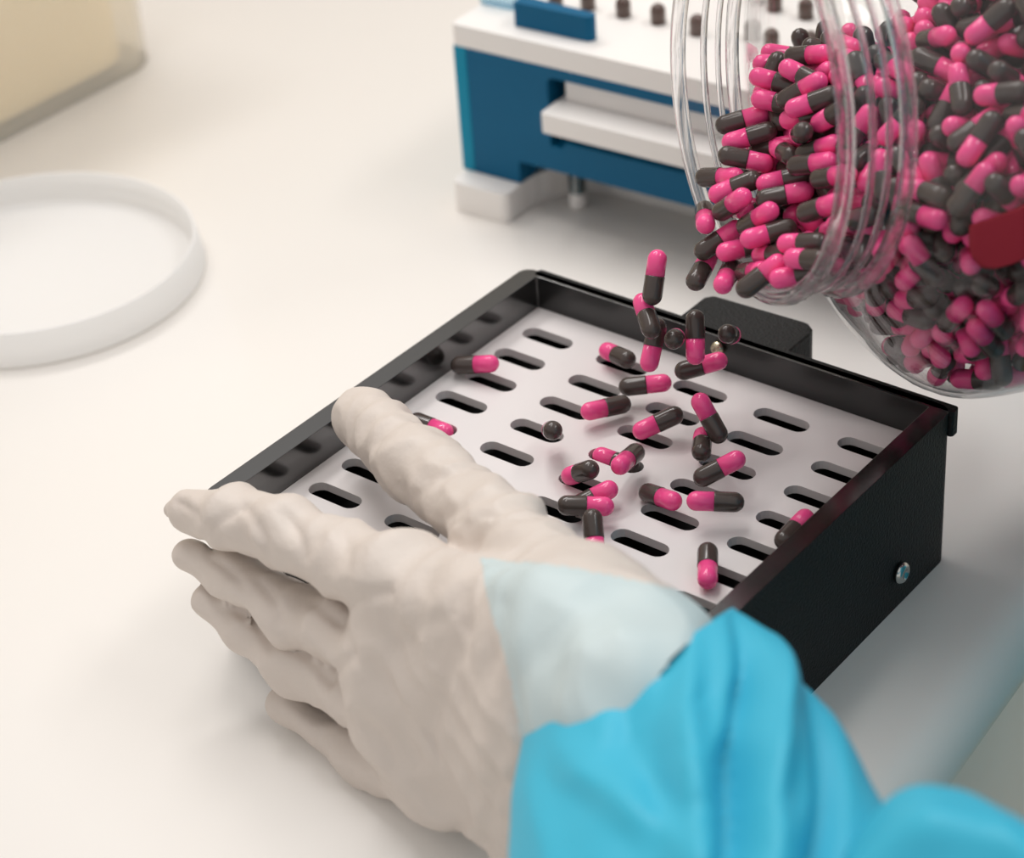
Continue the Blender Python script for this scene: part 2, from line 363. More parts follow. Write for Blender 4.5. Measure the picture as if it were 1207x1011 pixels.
# ---------------------------------------------------------------- capsules heaped in the jar (first 37 show in its mouth)
HEAP = """
97.1 29.4 128.0 -0.95 0.00 -0.30
101.2 18.6 126.0 0.98 -0.17 -0.11
89.7 20.4 120.2 0.97 0.20 -0.14
106.7 9.7 125.5 -0.76 -0.34 -0.56
93.8 14.8 115.9 1.00 0.09 0.01
113.9 4.5 125.2 0.83 0.40 0.39
109.0 7.8 117.3 0.93 0.09 0.36
123.4 1.5 124.1 0.77 -0.06 0.64
81.9 12.0 107.7 -0.75 -0.61 -0.24
88.5 5.7 105.7 0.77 0.58 0.26
113.5 -1.9 116.5 0.55 -0.65 0.53
121.7 -3.7 113.7 -0.86 -0.01 -0.51
91.6 -1.1 100.9 -0.86 -0.47 0.22
105.3 1.4 106.1 0.76 -0.59 0.25
85.1 -7.3 95.2 -0.96 -0.00 -0.27
95.0 -13.1 96.8 0.79 0.44 0.42
111.6 -8.7 102.2 0.80 0.56 0.23
123.4 -10.5 111.9 -0.94 -0.02 -0.35
135.5 -17.6 113.7 -0.88 0.16 -0.44
99.0 -21.1 95.1 -0.73 0.12 -0.67
115.2 -14.2 99.9 -0.79 -0.59 -0.17
110.7 -23.6 94.2 -0.74 0.05 -0.67
95.0 -22.7 81.3 -0.51 -0.75 -0.42
87.0 -19.3 86.0 -0.57 0.81 -0.12
117.6 -27.8 92.6 0.70 0.69 0.17
107.0 -25.9 83.3 0.74 0.65 0.15
136.3 -26.0 106.6 -0.86 -0.03 -0.51
149.5 -29.1 107.2 0.88 0.08 0.46
134.6 -34.5 97.2 0.95 -0.04 0.32
120.5 -29.8 86.6 0.87 -0.25 0.42
125.0 -43.4 86.8 -0.49 -0.71 -0.51
143.2 -45.5 99.3 0.93 -0.20 0.32
137.9 -42.3 90.6 0.87 0.40 0.30
104.9 -33.3 75.5 -0.36 0.93 -0.09
91.5 -28.4 71.5 0.26 -0.96 -0.11
116.4 -35.2 81.6 -0.78 0.40 -0.48
94.6 -12.4 88.4 -0.85 0.41 -0.31
169.2 18.4 160.3 0.61 0.41 0.68
151.2 -3.6 131.1 0.46 0.53 0.72
134.9 -2.3 123.2 -0.26 -0.65 -0.71
138.2 14.4 139.5 -0.88 0.48 -0.07
190.6 -30.1 129.8 -0.37 -0.56 -0.74
173.8 -27.2 123.0 0.93 -0.33 0.18
185.2 -16.3 139.1 0.25 0.65 0.71
185.5 -3.8 149.1 0.94 -0.02 0.34
168.8 1.3 144.5 0.53 -0.72 -0.45
153.1 -17.6 118.4 0.51 -0.66 -0.55
207.9 -33.6 121.8 0.28 -0.01 0.96
184.6 17.5 165.3 -0.77 0.46 0.44
149.1 21.2 149.3 -0.79 0.40 -0.46
175.5 -30.7 101.0 0.57 0.12 -0.81
180.7 -10.6 138.6 -0.48 -0.75 -0.45
175.5 -31.7 117.5 -0.95 0.26 -0.16
185.8 -27.3 83.4 -0.56 0.28 -0.78
170.8 -25.4 83.8 0.82 -0.29 0.49
166.8 -21.2 74.3 0.96 -0.26 0.13
161.7 -16.3 121.9 -0.82 0.32 0.47
160.7 16.8 148.9 -0.40 0.86 -0.32
164.7 -25.1 114.3 -0.53 0.25 0.81
153.5 15.0 143.4 -0.98 -0.01 0.21
124.6 18.5 130.9 -0.69 0.38 0.61
151.3 -16.8 73.6 0.21 -0.47 0.86
207.0 -28.6 97.6 0.62 -0.53 0.59
196.5 -8.2 146.2 -0.89 0.31 -0.32
189.4 -22.0 130.1 -0.52 -0.58 -0.63
195.0 -24.3 76.3 0.23 0.54 -0.81
155.9 -7.2 124.9 -0.32 -0.20 -0.93
146.8 -9.8 116.8 0.09 0.84 0.53
199.1 -26.3 85.4 0.22 0.57 -0.79
206.3 -21.2 140.5 -0.66 0.16 0.73
173.1 -19.4 123.0 0.64 -0.32 -0.70
151.0 6.0 133.7 -0.14 0.44 0.88
164.0 24.5 155.6 -0.94 -0.06 -0.33
143.2 10.8 132.4 0.95 0.19 -0.27
140.3 -4.4 117.5 -0.08 -1.00 -0.06
125.5 4.9 117.7 -0.82 0.42 -0.39
197.2 -28.8 110.8 0.25 -0.74 0.63
132.9 8.3 124.1 -0.26 -0.03 0.96
163.9 2.4 136.7 -0.04 -0.79 -0.61
145.4 2.3 125.8 -0.31 -0.02 0.95
200.9 -29.1 120.1 0.81 0.47 -0.35
153.3 32.5 157.0 0.18 -0.93 0.30
198.1 -13.8 140.2 0.19 0.32 -0.93
157.5 9.2 137.6 -0.12 -0.87 0.48
103.4 26.0 122.7 -0.69 0.27 -0.67
120.5 17.7 125.3 0.74 0.08 -0.67
175.2 -4.8 135.2 0.38 0.85 -0.36
106.0 35.2 132.2 -0.91 0.41 -0.11
171.1 -25.4 94.8 0.56 0.25 0.79
196.0 -25.8 95.8 0.03 -0.86 0.52
211.7 -24.8 93.8 -0.04 0.54 0.84
200.6 -27.0 129.3 -0.33 -0.57 0.75
151.1 27.9 149.8 -0.60 -0.02 0.80
182.8 6.6 148.8 -0.28 -0.69 0.66
174.4 11.9 148.2 -0.70 -0.48 0.52
145.7 -16.3 78.7 0.27 -0.35 0.90
108.8 11.3 110.9 0.96 -0.24 0.12
178.4 -18.3 68.4 -0.13 0.75 -0.64
186.4 -26.8 119.0 0.39 -0.92 -0.12
183.0 23.6 161.5 -0.24 -0.70 -0.67
141.8 22.7 138.8 -0.98 0.14 -0.17
207.9 -25.3 130.1 0.32 0.60 -0.73
188.1 -24.6 104.0 -0.55 0.83 -0.04
185.2 -19.3 73.9 -0.62 0.43 0.66
150.2 -1.4 46.4 0.55 -0.66 0.52
148.5 -16.5 107.0 0.88 -0.27 0.39
181.8 -17.1 125.0 -0.19 -0.81 0.55
193.0 -25.0 116.7 0.51 0.19 0.84
156.6 40.0 161.2 -0.98 -0.03 0.18
116.7 29.4 129.1 0.31 0.74 -0.59
133.3 -31.2 84.7 -0.91 0.21 -0.36
189.2 -8.3 135.3 -0.26 -0.86 -0.43
106.0 -3.5 93.7 0.83 -0.56 -0.02
113.1 5.4 105.8 0.75 -0.39 0.53
181.6 -7.4 132.5 0.36 0.81 0.47
169.8 -4.6 128.5 -0.31 -0.67 0.68
152.8 -26.8 99.7 0.37 -0.79 -0.48
171.4 -7.5 47.8 0.44 -0.39 0.81
160.2 -21.3 95.7 0.13 0.90 0.42
138.8 12.1 125.0 0.47 -0.73 -0.49
172.2 -9.7 124.4 0.95 0.31 -0.02
146.1 18.1 133.8 -1.00 -0.03 -0.02
131.3 -9.8 101.8 -0.83 0.55 -0.09
137.0 -4.2 109.4 -0.97 0.00 -0.25
101.3 -7.7 87.3 0.91 -0.37 0.20
124.0 30.9 133.4 0.18 -0.86 0.48
187.8 -20.5 84.1 -0.42 -0.16 0.89
125.7 -23.3 85.5 -0.57 -0.20 -0.80
86.9 20.5 103.3 0.81 -0.59 0.04
144.4 29.6 142.2 0.75 -0.15 -0.65
111.7 21.9 117.8 0.99 0.10 -0.04
171.3 -11.6 60.2 -0.65 0.63 0.42
108.1 1.8 97.8 -0.80 0.60 -0.04
159.2 -25.0 102.0 -0.33 0.92 0.20
98.2 17.6 106.7 -0.47 0.59 0.66
171.4 -14.3 68.2 0.48 0.46 0.75
171.8 -21.4 112.4 0.62 -0.78 0.03
140.0 45.3 152.7 -0.46 0.81 0.37
151.2 -25.6 91.7 -0.72 -0.21 0.66
116.3 16.1 114.1 -0.89 0.30 -0.35
162.3 -13.3 69.9 -0.74 0.10 -0.67
164.4 -21.3 105.6 -0.46 0.61 0.64
168.5 36.3 160.2 -0.53 -0.79 -0.29
175.5 6.3 138.1 -0.10 -0.26 0.96
153.8 -7.2 58.9 -0.95 0.01 -0.30
88.0 32.2 112.5 0.79 0.60 -0.12
185.2 -12.8 62.1 0.71 -0.37 0.59
201.7 -21.5 114.6 0.27 -0.64 -0.72
178.1 -21.2 106.6 0.36 -0.80 -0.49
201.8 -18.2 129.7 -0.91 -0.18 -0.38
125.8 7.0 110.2 -0.13 0.99 -0.00
178.3 -19.1 88.5 -0.03 -0.76 0.65
140.6 -7.6 69.9 -0.96 -0.03 0.27
168.0 7.6 133.4 -0.48 0.81 0.34
107.5 -14.5 80.5 -0.93 0.33 0.16
113.8 28.6 122.3 -0.10 0.89 -0.45
170.8 25.1 150.5 0.66 0.66 0.36
168.2 -19.2 96.6 0.42 0.16 0.89
157.9 -16.1 84.8 0.18 -0.83 -0.53
106.6 38.1 125.7 0.09 -0.95 -0.31
139.9 30.1 136.9 0.76 -0.09 -0.65
129.0 -15.1 90.9 0.86 -0.10 -0.49
156.9 -2.3 117.5 0.47 -0.56 -0.69
205.4 -17.3 90.3 -0.44 0.53 0.72
137.6 37.2 141.5 0.22 0.10 -0.97
118.3 -6.3 92.9 0.18 0.97 0.15
91.7 14.6 97.0 0.99 0.11 -0.07
134.5 -24.1 86.2 -0.47 0.42 -0.77
170.7 17.5 142.8 0.46 0.85 -0.25
136.3 23.9 129.7 0.83 0.37 -0.42
181.5 -20.1 113.2 -0.22 0.89 0.40
183.1 -4.6 46.2 0.96 0.03 0.26
120.9 -14.5 86.2 -0.40 -0.89 -0.21
164.1 -14.4 80.4 0.87 -0.28 0.41
96.9 4.9 90.7 0.05 -0.48 -0.88
167.9 -7.5 118.4 -0.87 -0.48 -0.08
179.2 23.5 151.4 0.70 0.62 -0.36
144.2 -27.7 87.8 -0.36 0.79 -0.50
205.1 -12.3 74.2 -0.16 0.98 0.09
136.8 -13.2 95.3 0.28 0.95 0.12
193.1 -9.6 60.9 0.37 -0.34 -0.87
154.0 8.2 123.0 -0.96 0.18 0.23
156.3 12.1 128.4 -0.28 0.87 -0.41
136.2 5.1 110.8 0.56 0.69 -0.46
198.4 -14.3 76.8 -0.68 0.20 -0.71
193.6 -17.9 103.8 0.58 0.08 -0.81
133.6 17.3 120.4 0.69 0.63 0.37
148.0 -17.0 98.0 0.82 0.49 -0.30
158.5 -11.2 108.4 0.68 0.11 -0.72
146.7 36.0 143.9 -0.05 -0.30 0.95
195.0 -15.6 83.9 -0.72 0.51 -0.48
127.1 1.7 102.1 0.78 0.47 -0.42
114.5 -9.6 85.3 -0.42 -0.87 0.25
190.0 -16.7 93.4 -0.46 -0.68 0.57
174.9 -16.8 95.2 -0.54 0.13 -0.83
137.9 43.8 145.6 0.83 -0.17 -0.53
204.2 -7.5 67.1 0.92 -0.20 -0.33
113.2 14.6 105.7 0.96 -0.27 0.11
194.5 -6.5 130.3 -0.11 0.95 0.30
151.4 40.0 148.4 0.55 -0.81 -0.20
92.5 25.0 103.0 -0.62 0.55 0.55
113.2 40.3 128.0 -0.26 -0.02 0.96
91.8 10.8 90.6 -0.51 -0.84 0.19
124.2 25.0 119.9 -0.50 0.07 0.86
160.7 1.1 44.1 0.15 0.97 -0.18
165.5 1.9 121.5 -0.61 -0.78 0.15
95.1 45.6 122.0 -0.90 -0.32 0.28
114.4 5.7 97.1 -0.66 0.34 -0.67
103.4 22.6 105.4 0.13 -0.35 0.93
107.6 -2.1 85.7 0.84 0.07 0.54
147.3 -19.6 91.6 0.93 0.30 -0.24
182.6 0.3 127.3 -0.80 0.54 -0.26
174.5 -9.7 114.1 0.28 0.81 -0.52
169.8 17.7 135.4 0.73 -0.63 0.26
130.5 -8.3 91.7 -0.89 0.11 0.45
127.6 3.1 62.3 -0.74 0.24 0.63
144.1 -2.7 104.0 0.73 0.66 0.17
136.8 14.3 114.7 -0.76 -0.07 -0.64
168.5 27.8 144.0 0.95 0.27 0.16
160.7 32.8 143.8 -0.62 -0.05 -0.78
145.8 -10.2 98.5 -0.30 -0.20 -0.93
159.2 -2.0 55.3 -0.12 0.87 0.47
154.0 -2.2 109.1 -0.71 -0.09 0.69
95.3 31.5 106.9 -0.44 0.60 -0.67
165.4 11.3 127.2 0.23 0.97 -0.05
190.5 -6.9 123.7 0.24 0.93 -0.27
147.9 18.3 124.0 -0.10 0.68 0.73
195.0 -12.2 120.7 -0.42 -0.91 0.03
166.5 42.9 154.7 0.66 -0.73 -0.16
99.3 38.5 114.9 0.72 -0.70 -0.01
196.6 -12.2 106.8 0.37 -0.39 0.85
183.9 -10.1 78.1 0.53 -0.40 -0.75
104.8 12.4 94.3 0.69 0.20 0.69
159.9 26.4 136.5 -0.88 -0.42 0.20
186.7 -5.7 58.9 -0.14 0.45 0.88
125.8 48.1 137.2 -0.72 -0.47 -0.51
176.9 -6.7 67.1 0.67 -0.51 0.54
80.3 38.9 103.9 0.62 -0.58 -0.54
105.5 28.7 108.2 0.14 0.24 -0.96
188.6 9.0 135.6 -0.96 -0.21 0.19
126.6 9.6 103.0 0.89 -0.09 0.44
147.6 54.6 153.2 -0.38 -0.84 0.39
165.4 -2.7 58.3 -0.26 0.66 0.71
170.6 -10.2 108.0 0.85 -0.08 -0.51
111.7 30.5 112.0 -0.20 0.96 0.22
181.5 23.1 142.8 0.38 -0.61 0.69
179.4 -0.4 119.9 0.72 -0.62 0.31
105.7 41.8 118.4 -0.79 -0.26 0.56
161.7 1.7 112.8 -0.96 0.29 -0.03
147.0 -10.1 83.5 -0.45 0.24 -0.86
137.3 49.5 141.8 -0.36 0.44 0.82
186.7 -10.5 114.8 -0.80 0.59 0.10
173.0 -10.5 97.3 0.95 0.29 0.16
153.6 6.3 42.5 0.17 -0.93 -0.31
170.1 -8.8 84.3 0.25 -0.03 0.97
149.7 4.1 51.0 0.40 -0.73 0.56
156.3 24.2 128.9 0.77 -0.46 -0.45
153.8 -6.1 100.9 0.11 -0.96 0.27
145.4 -0.5 65.8 0.61 0.02 -0.79
162.8 -7.4 84.6 -0.25 0.79 -0.55
156.3 45.0 146.9 -0.30 0.74 0.61
103.3 7.0 85.2 -0.40 0.57 -0.72
179.0 -1.2 52.9 -0.95 -0.26 0.19
154.9 11.8 116.6 -0.67 -0.74 -0.11
123.3 31.6 117.3 0.90 0.36 0.24
185.7 -8.8 88.9 -0.05 -0.83 -0.56
136.8 27.9 120.4 -0.92 -0.31 0.24
141.1 34.2 128.6 0.81 0.48 0.33
128.1 37.3 124.8 -0.22 0.77 -0.60
117.8 47.5 128.0 -0.41 0.49 0.77
144.1 13.3 35.6 0.34 -0.92 0.18
83.0 30.2 94.1 0.52 0.07 -0.85
139.9 4.3 101.8 -0.60 -0.80 0.01
127.2 -10.9 81.3 -0.11 -0.97 -0.23
143.1 4.1 56.6 -0.34 -0.88 0.32
147.7 8.8 108.2 0.53 -0.11 -0.84
90.3 47.8 112.7 -0.34 0.23 0.91
178.5 -7.6 89.9 -0.26 0.86 -0.44
170.3 4.2 43.3 -0.21 0.38 -0.90
202.8 -5.2 86.7 -0.57 -0.81 0.16
105.4 19.7 94.6 0.60 0.21 0.78
175.1 17.6 130.0 0.35 0.72 0.61
158.5 -3.6 74.5 -0.96 -0.24 0.15
194.3 -6.3 110.8 -0.78 -0.47 -0.41
86.1 43.6 105.9 0.32 -0.18 -0.93
172.2 -4.1 71.9 0.76 0.56 0.32
182.6 -7.3 108.2 -0.06 -1.00 -0.04
139.8 -14.3 81.8 -0.29 0.32 -0.90
192.7 -5.5 89.2 0.30 0.06 0.95
128.4 11.0 53.1 0.37 0.85 -0.38
160.9 4.3 51.1 0.67 -0.72 -0.16
155.6 -4.0 86.4 -0.74 -0.07 -0.67
124.9 16.8 100.7 -0.28 0.32 0.91
116.5 7.4 88.5 0.11 0.75 0.66
96.9 27.3 95.4 0.22 0.71 0.67
173.6 41.4 148.3 -0.65 -0.41 -0.64
180.4 10.0 124.4 -0.77 -0.01 -0.64
113.7 27.2 104.0 -0.18 0.98 0.09
152.5 -6.2 93.0 -0.86 0.34 -0.38
160.5 10.0 112.4 0.70 0.11 0.71
169.8 -4.7 99.9 0.86 0.16 0.48
185.4 -4.8 101.6 -0.08 -1.00 -0.00
183.8 19.4 132.4 -0.38 -0.40 -0.83
165.8 35.7 137.8 -0.89 0.35 -0.28
119.9 30.6 109.2 0.51 -0.86 -0.04
135.9 16.1 104.7 0.11 -0.73 -0.67
91.7 20.2 83.7 0.65 -0.72 -0.26
186.8 1.3 117.3 0.28 -0.57 -0.77
130.6 63.5 142.9 -0.00 0.84 -0.54
146.2 2.4 96.7 0.30 0.95 -0.05
166.4 51.7 151.4 -0.35 0.86 0.37
99.4 47.7 112.4 -0.63 0.76 0.15
132.9 7.1 93.0 0.10 0.97 0.23
181.6 2.1 59.2 -0.38 -0.91 0.15
137.2 44.3 128.0 0.46 0.86 -0.22
126.2 7.7 90.1 0.65 0.25 -0.72
91.6 31.6 93.4 0.45 0.32 -0.84
190.9 8.2 123.9 0.06 -0.44 0.89
147.7 56.5 144.9 -0.49 -0.78 0.39
119.7 19.2 96.4 -0.59 -0.68 0.43
143.2 17.6 106.5 0.23 -0.20 0.95
170.1 -0.5 79.2 0.76 -0.64 0.11
136.7 55.1 136.7 -0.59 -0.22 -0.77
111.3 49.4 118.6 0.03 -0.41 0.91
196.7 0.6 76.8 -0.93 -0.14 0.35
74.2 48.3 97.8 -0.48 0.87 0.10
123.3 -4.7 75.8 0.42 0.74 -0.53
123.3 37.3 113.0 0.42 -0.35 -0.83
167.0 7.9 109.1 0.78 0.47 0.40
96.6 61.3 120.7 0.02 0.66 -0.75
196.6 3.5 64.7 0.92 0.29 -0.26
105.2 37.0 103.2 -0.63 -0.19 0.75
152.6 41.1 131.5 -0.10 0.94 -0.32
147.5 35.3 123.4 0.95 -0.15 0.28
141.9 23.5 110.6 0.24 -0.19 0.95
133.7 6.1 65.0 -0.19 -0.78 0.60
130.2 25.3 105.5 0.37 0.36 0.86
172.0 23.7 126.1 0.90 -0.29 -0.32
148.7 51.6 139.4 -0.78 0.07 -0.62
159.4 44.9 138.0 0.95 -0.26 0.17
108.8 55.9 120.9 0.90 0.34 -0.26
130.4 59.9 136.2 0.72 0.40 -0.57
161.9 31.1 126.7 -0.76 -0.38 -0.52
192.3 0.1 106.2 0.71 -0.62 -0.33
178.0 2.4 67.5 0.93 -0.16 0.33
183.1 7.1 51.3 0.97 0.25 -0.03
170.3 1.2 87.2 0.52 0.54 -0.66
110.6 7.5 77.7 0.06 -0.05 -1.00
82.7 38.9 91.4 -0.64 -0.43 0.64
165.1 1.1 101.0 0.07 -0.52 0.85
114.3 22.8 94.0 0.38 0.89 0.25
139.4 -5.1 82.1 -0.80 -0.60 -0.02
118.1 47.0 116.4 -0.15 -0.72 -0.68
192.9 6.8 59.4 -0.71 0.16 0.68
141.1 7.2 92.5 0.29 0.92 0.27
156.5 20.8 112.4 -0.85 -0.44 0.29
119.9 30.0 101.9 -0.19 0.98 0.05
99.0 38.9 99.4 -0.27 0.33 0.91
146.5 6.5 65.7 -0.90 -0.08 -0.43
122.4 8.0 84.1 -0.28 0.92 0.28
133.9 44.6 121.5 0.13 -0.92 -0.36
108.4 24.6 89.9 0.07 -0.43 -0.90
189.3 2.3 87.6 0.92 -0.26 -0.30
175.4 1.8 97.7 0.28 0.74 0.62
101.2 20.1 82.6 0.67 -0.74 0.11
145.0 43.2 125.4 0.09 -0.16 -0.98
159.8 16.1 108.1 -0.93 -0.01 -0.36
174.3 7.4 57.7 0.67 0.75 -0.01
160.4 51.3 140.5 -0.28 0.43 -0.86
170.5 4.9 103.8 0.39 -0.67 0.63
180.0 12.0 115.3 0.16 0.81 0.56
132.0 37.5 112.0 -0.45 0.76 -0.47
105.6 44.6 105.0 0.90 -0.44 0.01
163.0 56.3 145.5 -0.98 0.21 0.05
127.0 49.1 120.2 0.38 -0.18 -0.91
186.3 21.6 124.8 -0.51 0.75 0.41
141.1 31.0 110.2 -0.85 0.28 -0.45
143.0 61.7 137.5 0.87 -0.46 -0.18
156.7 7.8 96.1 -0.28 0.80 0.53
204.8 -6.6 157.9 -0.80 -0.24 -0.55
220.4 -31.8 133.1 0.25 0.01 -0.97
159.2 36.0 166.9 -0.55 0.77 0.32
172.1 37.2 174.7 -0.69 -0.63 -0.35
136.2 47.8 161.4 -0.62 0.72 0.32
176.6 32.8 170.5 -0.29 0.83 -0.48
214.1 -27.1 113.4 0.17 0.97 -0.14
198.9 2.5 155.3 0.12 -0.69 0.71
215.5 -22.8 130.5 -0.18 -0.98 0.12
213.5 -19.7 119.7 0.68 -0.73 -0.00
204.9 -1.3 143.5 0.30 -0.57 0.76
155.2 48.0 159.4 0.77 0.51 0.39
154.8 55.6 165.0 -0.34 -0.90 0.27
200.8 -2.3 133.6 -0.43 -0.33 0.84
203.6 -2.5 62.3 -0.68 -0.55 -0.48
205.6 -7.7 130.6 0.57 0.63 0.53
152.8 55.5 158.0 -0.82 0.23 0.52
207.7 -9.1 95.8 0.44 -0.84 0.31
180.7 34.8 152.1 -0.25 0.40 -0.88
143.0 62.6 155.0 -0.16 -0.66 -0.73
136.6 68.4 148.2 0.24 0.40 -0.88
159.2 66.3 158.0 -0.11 -0.53 -0.84
194.3 13.2 127.7 0.78 -0.35 -0.52
221.6 82.1 41.4 -0.57 -0.54 0.62
105.0 51.3 52.3 0.04 -0.38 -0.93
207.6 11.3 161.8 -0.66 0.55 0.52
252.9 27.4 102.8 0.66 -0.75 0.03
270.7 71.1 139.7 -0.80 0.04 0.59
161.8 90.3 149.2 0.51 0.20 -0.84
197.9 81.3 29.7 0.81 0.50 0.31
151.8 112.2 35.0 0.47 -0.88 -0.07
199.3 -1.7 52.7 0.71 0.68 0.17
119.5 122.4 65.9 -0.94 0.22 0.27
226.5 93.5 34.5 -0.12 0.85 0.51
225.2 20.6 78.3 -0.85 -0.22 0.49
151.4 45.0 37.3 0.20 -0.73 -0.65
110.1 146.8 150.9 -0.47 0.06 0.88
139.9 22.4 40.6 -0.73 0.64 -0.24
208.2 -9.3 139.6 -0.45 -0.86 -0.22
245.9 27.3 151.0 0.24 0.43 -0.87
249.6 80.5 143.3 0.37 -0.93 -0.02
217.4 86.2 46.3 -0.39 -0.52 0.76
218.3 107.1 127.7 0.62 -0.28 0.73
198.8 93.4 157.3 0.26 -0.32 0.91
198.0 7.6 143.6 0.25 0.88 0.40
124.7 144.0 151.2 0.00 0.39 -0.92
133.6 128.7 69.4 -0.13 -0.59 0.80
236.4 70.5 52.3 0.66 0.50 0.55
166.4 124.9 77.1 -0.47 -0.85 -0.24
150.6 82.1 157.2 0.86 0.31 0.41
130.2 140.6 148.0 0.61 0.77 0.20
89.8 82.4 70.8 0.23 -0.70 -0.67
240.0 23.1 95.4 0.45 -0.76 -0.46
219.0 88.3 75.5 0.93 -0.28 0.25
168.7 105.5 154.5 -0.43 -0.13 0.89
78.3 34.4 113.3 0.16 0.55 0.82
166.1 147.3 153.9 -0.25 0.14 -0.96
242.3 90.0 56.0 -0.85 0.53 -0.05
228.9 102.8 149.6 0.56 0.10 -0.82
153.1 66.1 34.8 0.16 -0.30 -0.94
217.2 94.2 47.7 -0.71 -0.22 -0.67
223.2 53.5 160.4 -0.03 0.75 0.66
264.7 48.2 89.6 -0.80 0.25 -0.54
102.4 76.1 58.7 -0.36 0.59 -0.72
215.2 47.9 52.1 0.56 -0.79 -0.24
124.0 154.5 157.9 -0.89 0.23 0.39
242.4 -5.6 128.4 0.43 0.68 -0.59
152.1 149.3 120.5 0.57 -0.82 0.07
68.2 61.4 108.7 0.68 0.68 -0.27
144.7 99.4 38.9 0.83 0.49 -0.25
183.7 106.0 154.9 0.20 -0.21 -0.96
178.6 83.5 41.6 -0.35 0.43 0.83
263.2 41.6 100.2 0.63 -0.60 0.49
216.5 95.4 159.8 0.38 -0.92 -0.01
234.7 40.5 72.3 -0.35 0.89 0.28
245.7 29.1 82.8 -0.99 -0.03 0.15
129.7 91.1 58.8 -0.34 0.47 0.81
207.6 44.5 150.6 -0.29 0.52 -0.80
166.9 132.5 43.3 0.26 -0.75 -0.61
133.6 138.1 68.3 -0.66 0.40 -0.64
136.6 84.0 34.8 0.57 0.81 -0.11
252.0 45.2 80.7 -0.33 -0.07 -0.94
125.3 131.6 79.8 0.85 -0.46 0.26
221.1 87.9 62.4 0.07 -1.00 0.05
258.4 49.0 78.1 -0.10 -0.89 -0.44
239.9 5.6 98.8 -0.31 -0.56 -0.77
258.3 52.0 143.4 0.97 -0.19 -0.13
84.4 96.7 157.4 0.22 -0.10 0.97
149.1 152.4 141.6 0.04 -0.87 0.49
133.1 96.9 156.4 0.81 0.25 0.54
169.0 30.6 47.5 0.78 -0.08 0.62
175.5 -17.6 79.8 0.12 -0.99 0.09
214.2 -12.5 141.6 -0.06 0.08 1.00
91.3 18.8 110.4 0.64 -0.75 -0.17
160.1 108.7 156.2 0.38 0.34 0.86
226.9 -9.0 95.4 -0.58 -0.19 0.79
221.8 -17.0 136.1 0.07 0.70 -0.71
264.5 72.4 98.1 0.87 -0.26 -0.42
239.1 -2.3 116.4 -0.94 -0.31 -0.15
196.0 31.0 149.7 -0.58 0.80 0.18
224.9 94.9 117.7 -0.45 -0.83 -0.33
251.2 32.6 109.4 0.19 -0.98 0.08
192.3 111.5 46.8 0.52 -0.54 -0.66
207.0 -17.0 103.3 -0.59 -0.66 -0.46
119.8 18.9 59.9 -0.97 -0.17 0.20
211.6 43.1 46.1 0.54 -0.63 -0.55
151.6 35.2 141.6 0.38 0.75 -0.54
182.7 120.2 54.2 -0.15 -0.97 -0.21
232.0 45.5 162.5 -0.19 0.53 -0.83
162.3 133.8 159.7 0.77 0.14 -0.62
244.6 45.9 150.8 -0.53 0.28 -0.80
226.0 2.9 83.7 0.94 0.13 0.33
181.3 42.4 35.0 0.89 0.03 -0.45
217.2 94.3 69.9 -0.45 -0.44 -0.78
264.0 65.3 99.0 -0.89 0.26 -0.39
113.1 126.2 156.3 -0.80 0.60 -0.10
269.2 44.1 127.2 0.20 -0.97 0.11
113.2 108.5 63.4 -0.01 -0.99 -0.13
94.2 33.6 121.3 -0.96 0.03 -0.28
249.3 12.0 111.4 -0.55 -0.75 -0.37
207.9 60.0 155.1 0.49 -0.75 0.45
168.1 55.1 33.7 0.49 0.29 0.82
84.5 111.2 102.7 0.29 0.95 -0.06
168.9 119.3 151.0 0.23 0.14 0.96
123.5 124.6 72.0 0.20 -0.98 -0.06
232.5 8.5 118.2 0.24 0.81 0.54
214.1 35.4 157.8 -0.26 -0.77 -0.58
147.9 141.3 76.5 0.26 -0.62 0.74
242.8 76.1 64.5 -0.92 -0.28 -0.27
179.2 100.7 159.0 0.70 -0.69 0.18
107.7 120.0 91.0 -0.22 -0.26 -0.94
224.5 -14.0 115.6 -0.58 0.81 -0.09
107.9 80.1 64.8 0.60 -0.43 0.67
102.2 114.8 106.4 0.51 0.84 0.19
205.8 69.8 147.4 -0.93 0.15 -0.35
121.5 129.0 65.2 0.98 -0.21 0.05
187.8 121.2 130.9 -0.47 -0.74 -0.48
209.0 105.3 71.7 0.34 0.24 0.91
208.8 4.3 75.9 -0.48 0.67 0.56
137.8 150.1 141.4 -0.23 0.06 -0.97
224.8 58.2 57.9 0.98 -0.21 0.02
255.5 68.7 74.7 -0.36 -0.88 0.29
121.6 97.4 52.2 0.22 -0.49 0.84
207.3 111.0 159.1 0.80 0.58 0.17
94.8 71.3 68.0 0.32 0.47 -0.82
183.3 2.9 138.0 0.27 0.16 -0.95
135.8 139.5 78.4 -0.74 -0.65 -0.18
112.6 12.9 67.5 0.24 -0.38 -0.90
138.9 107.3 44.9 0.54 0.78 0.31
107.2 33.6 54.0 -0.55 0.83 0.04
246.0 79.9 134.8 0.62 0.75 -0.22
177.3 74.3 154.6 -0.43 -0.10 0.90
122.7 33.5 40.8 -0.32 0.28 0.91
215.5 39.5 56.2 -0.47 -0.23 -0.85
132.5 119.3 49.6 -0.35 -0.60 -0.72
172.6 126.6 123.4 -0.10 0.00 0.99
235.4 30.5 151.4 -0.04 0.09 1.00
240.8 20.2 140.8 0.71 0.45 0.53
231.6 91.1 106.2 -0.59 0.08 0.80
121.4 142.9 112.4 0.76 0.55 0.35
162.7 133.1 147.5 -0.30 0.95 -0.12
199.2 15.2 159.2 0.21 -0.98 0.04
148.0 131.6 53.7 0.65 0.76 -0.05
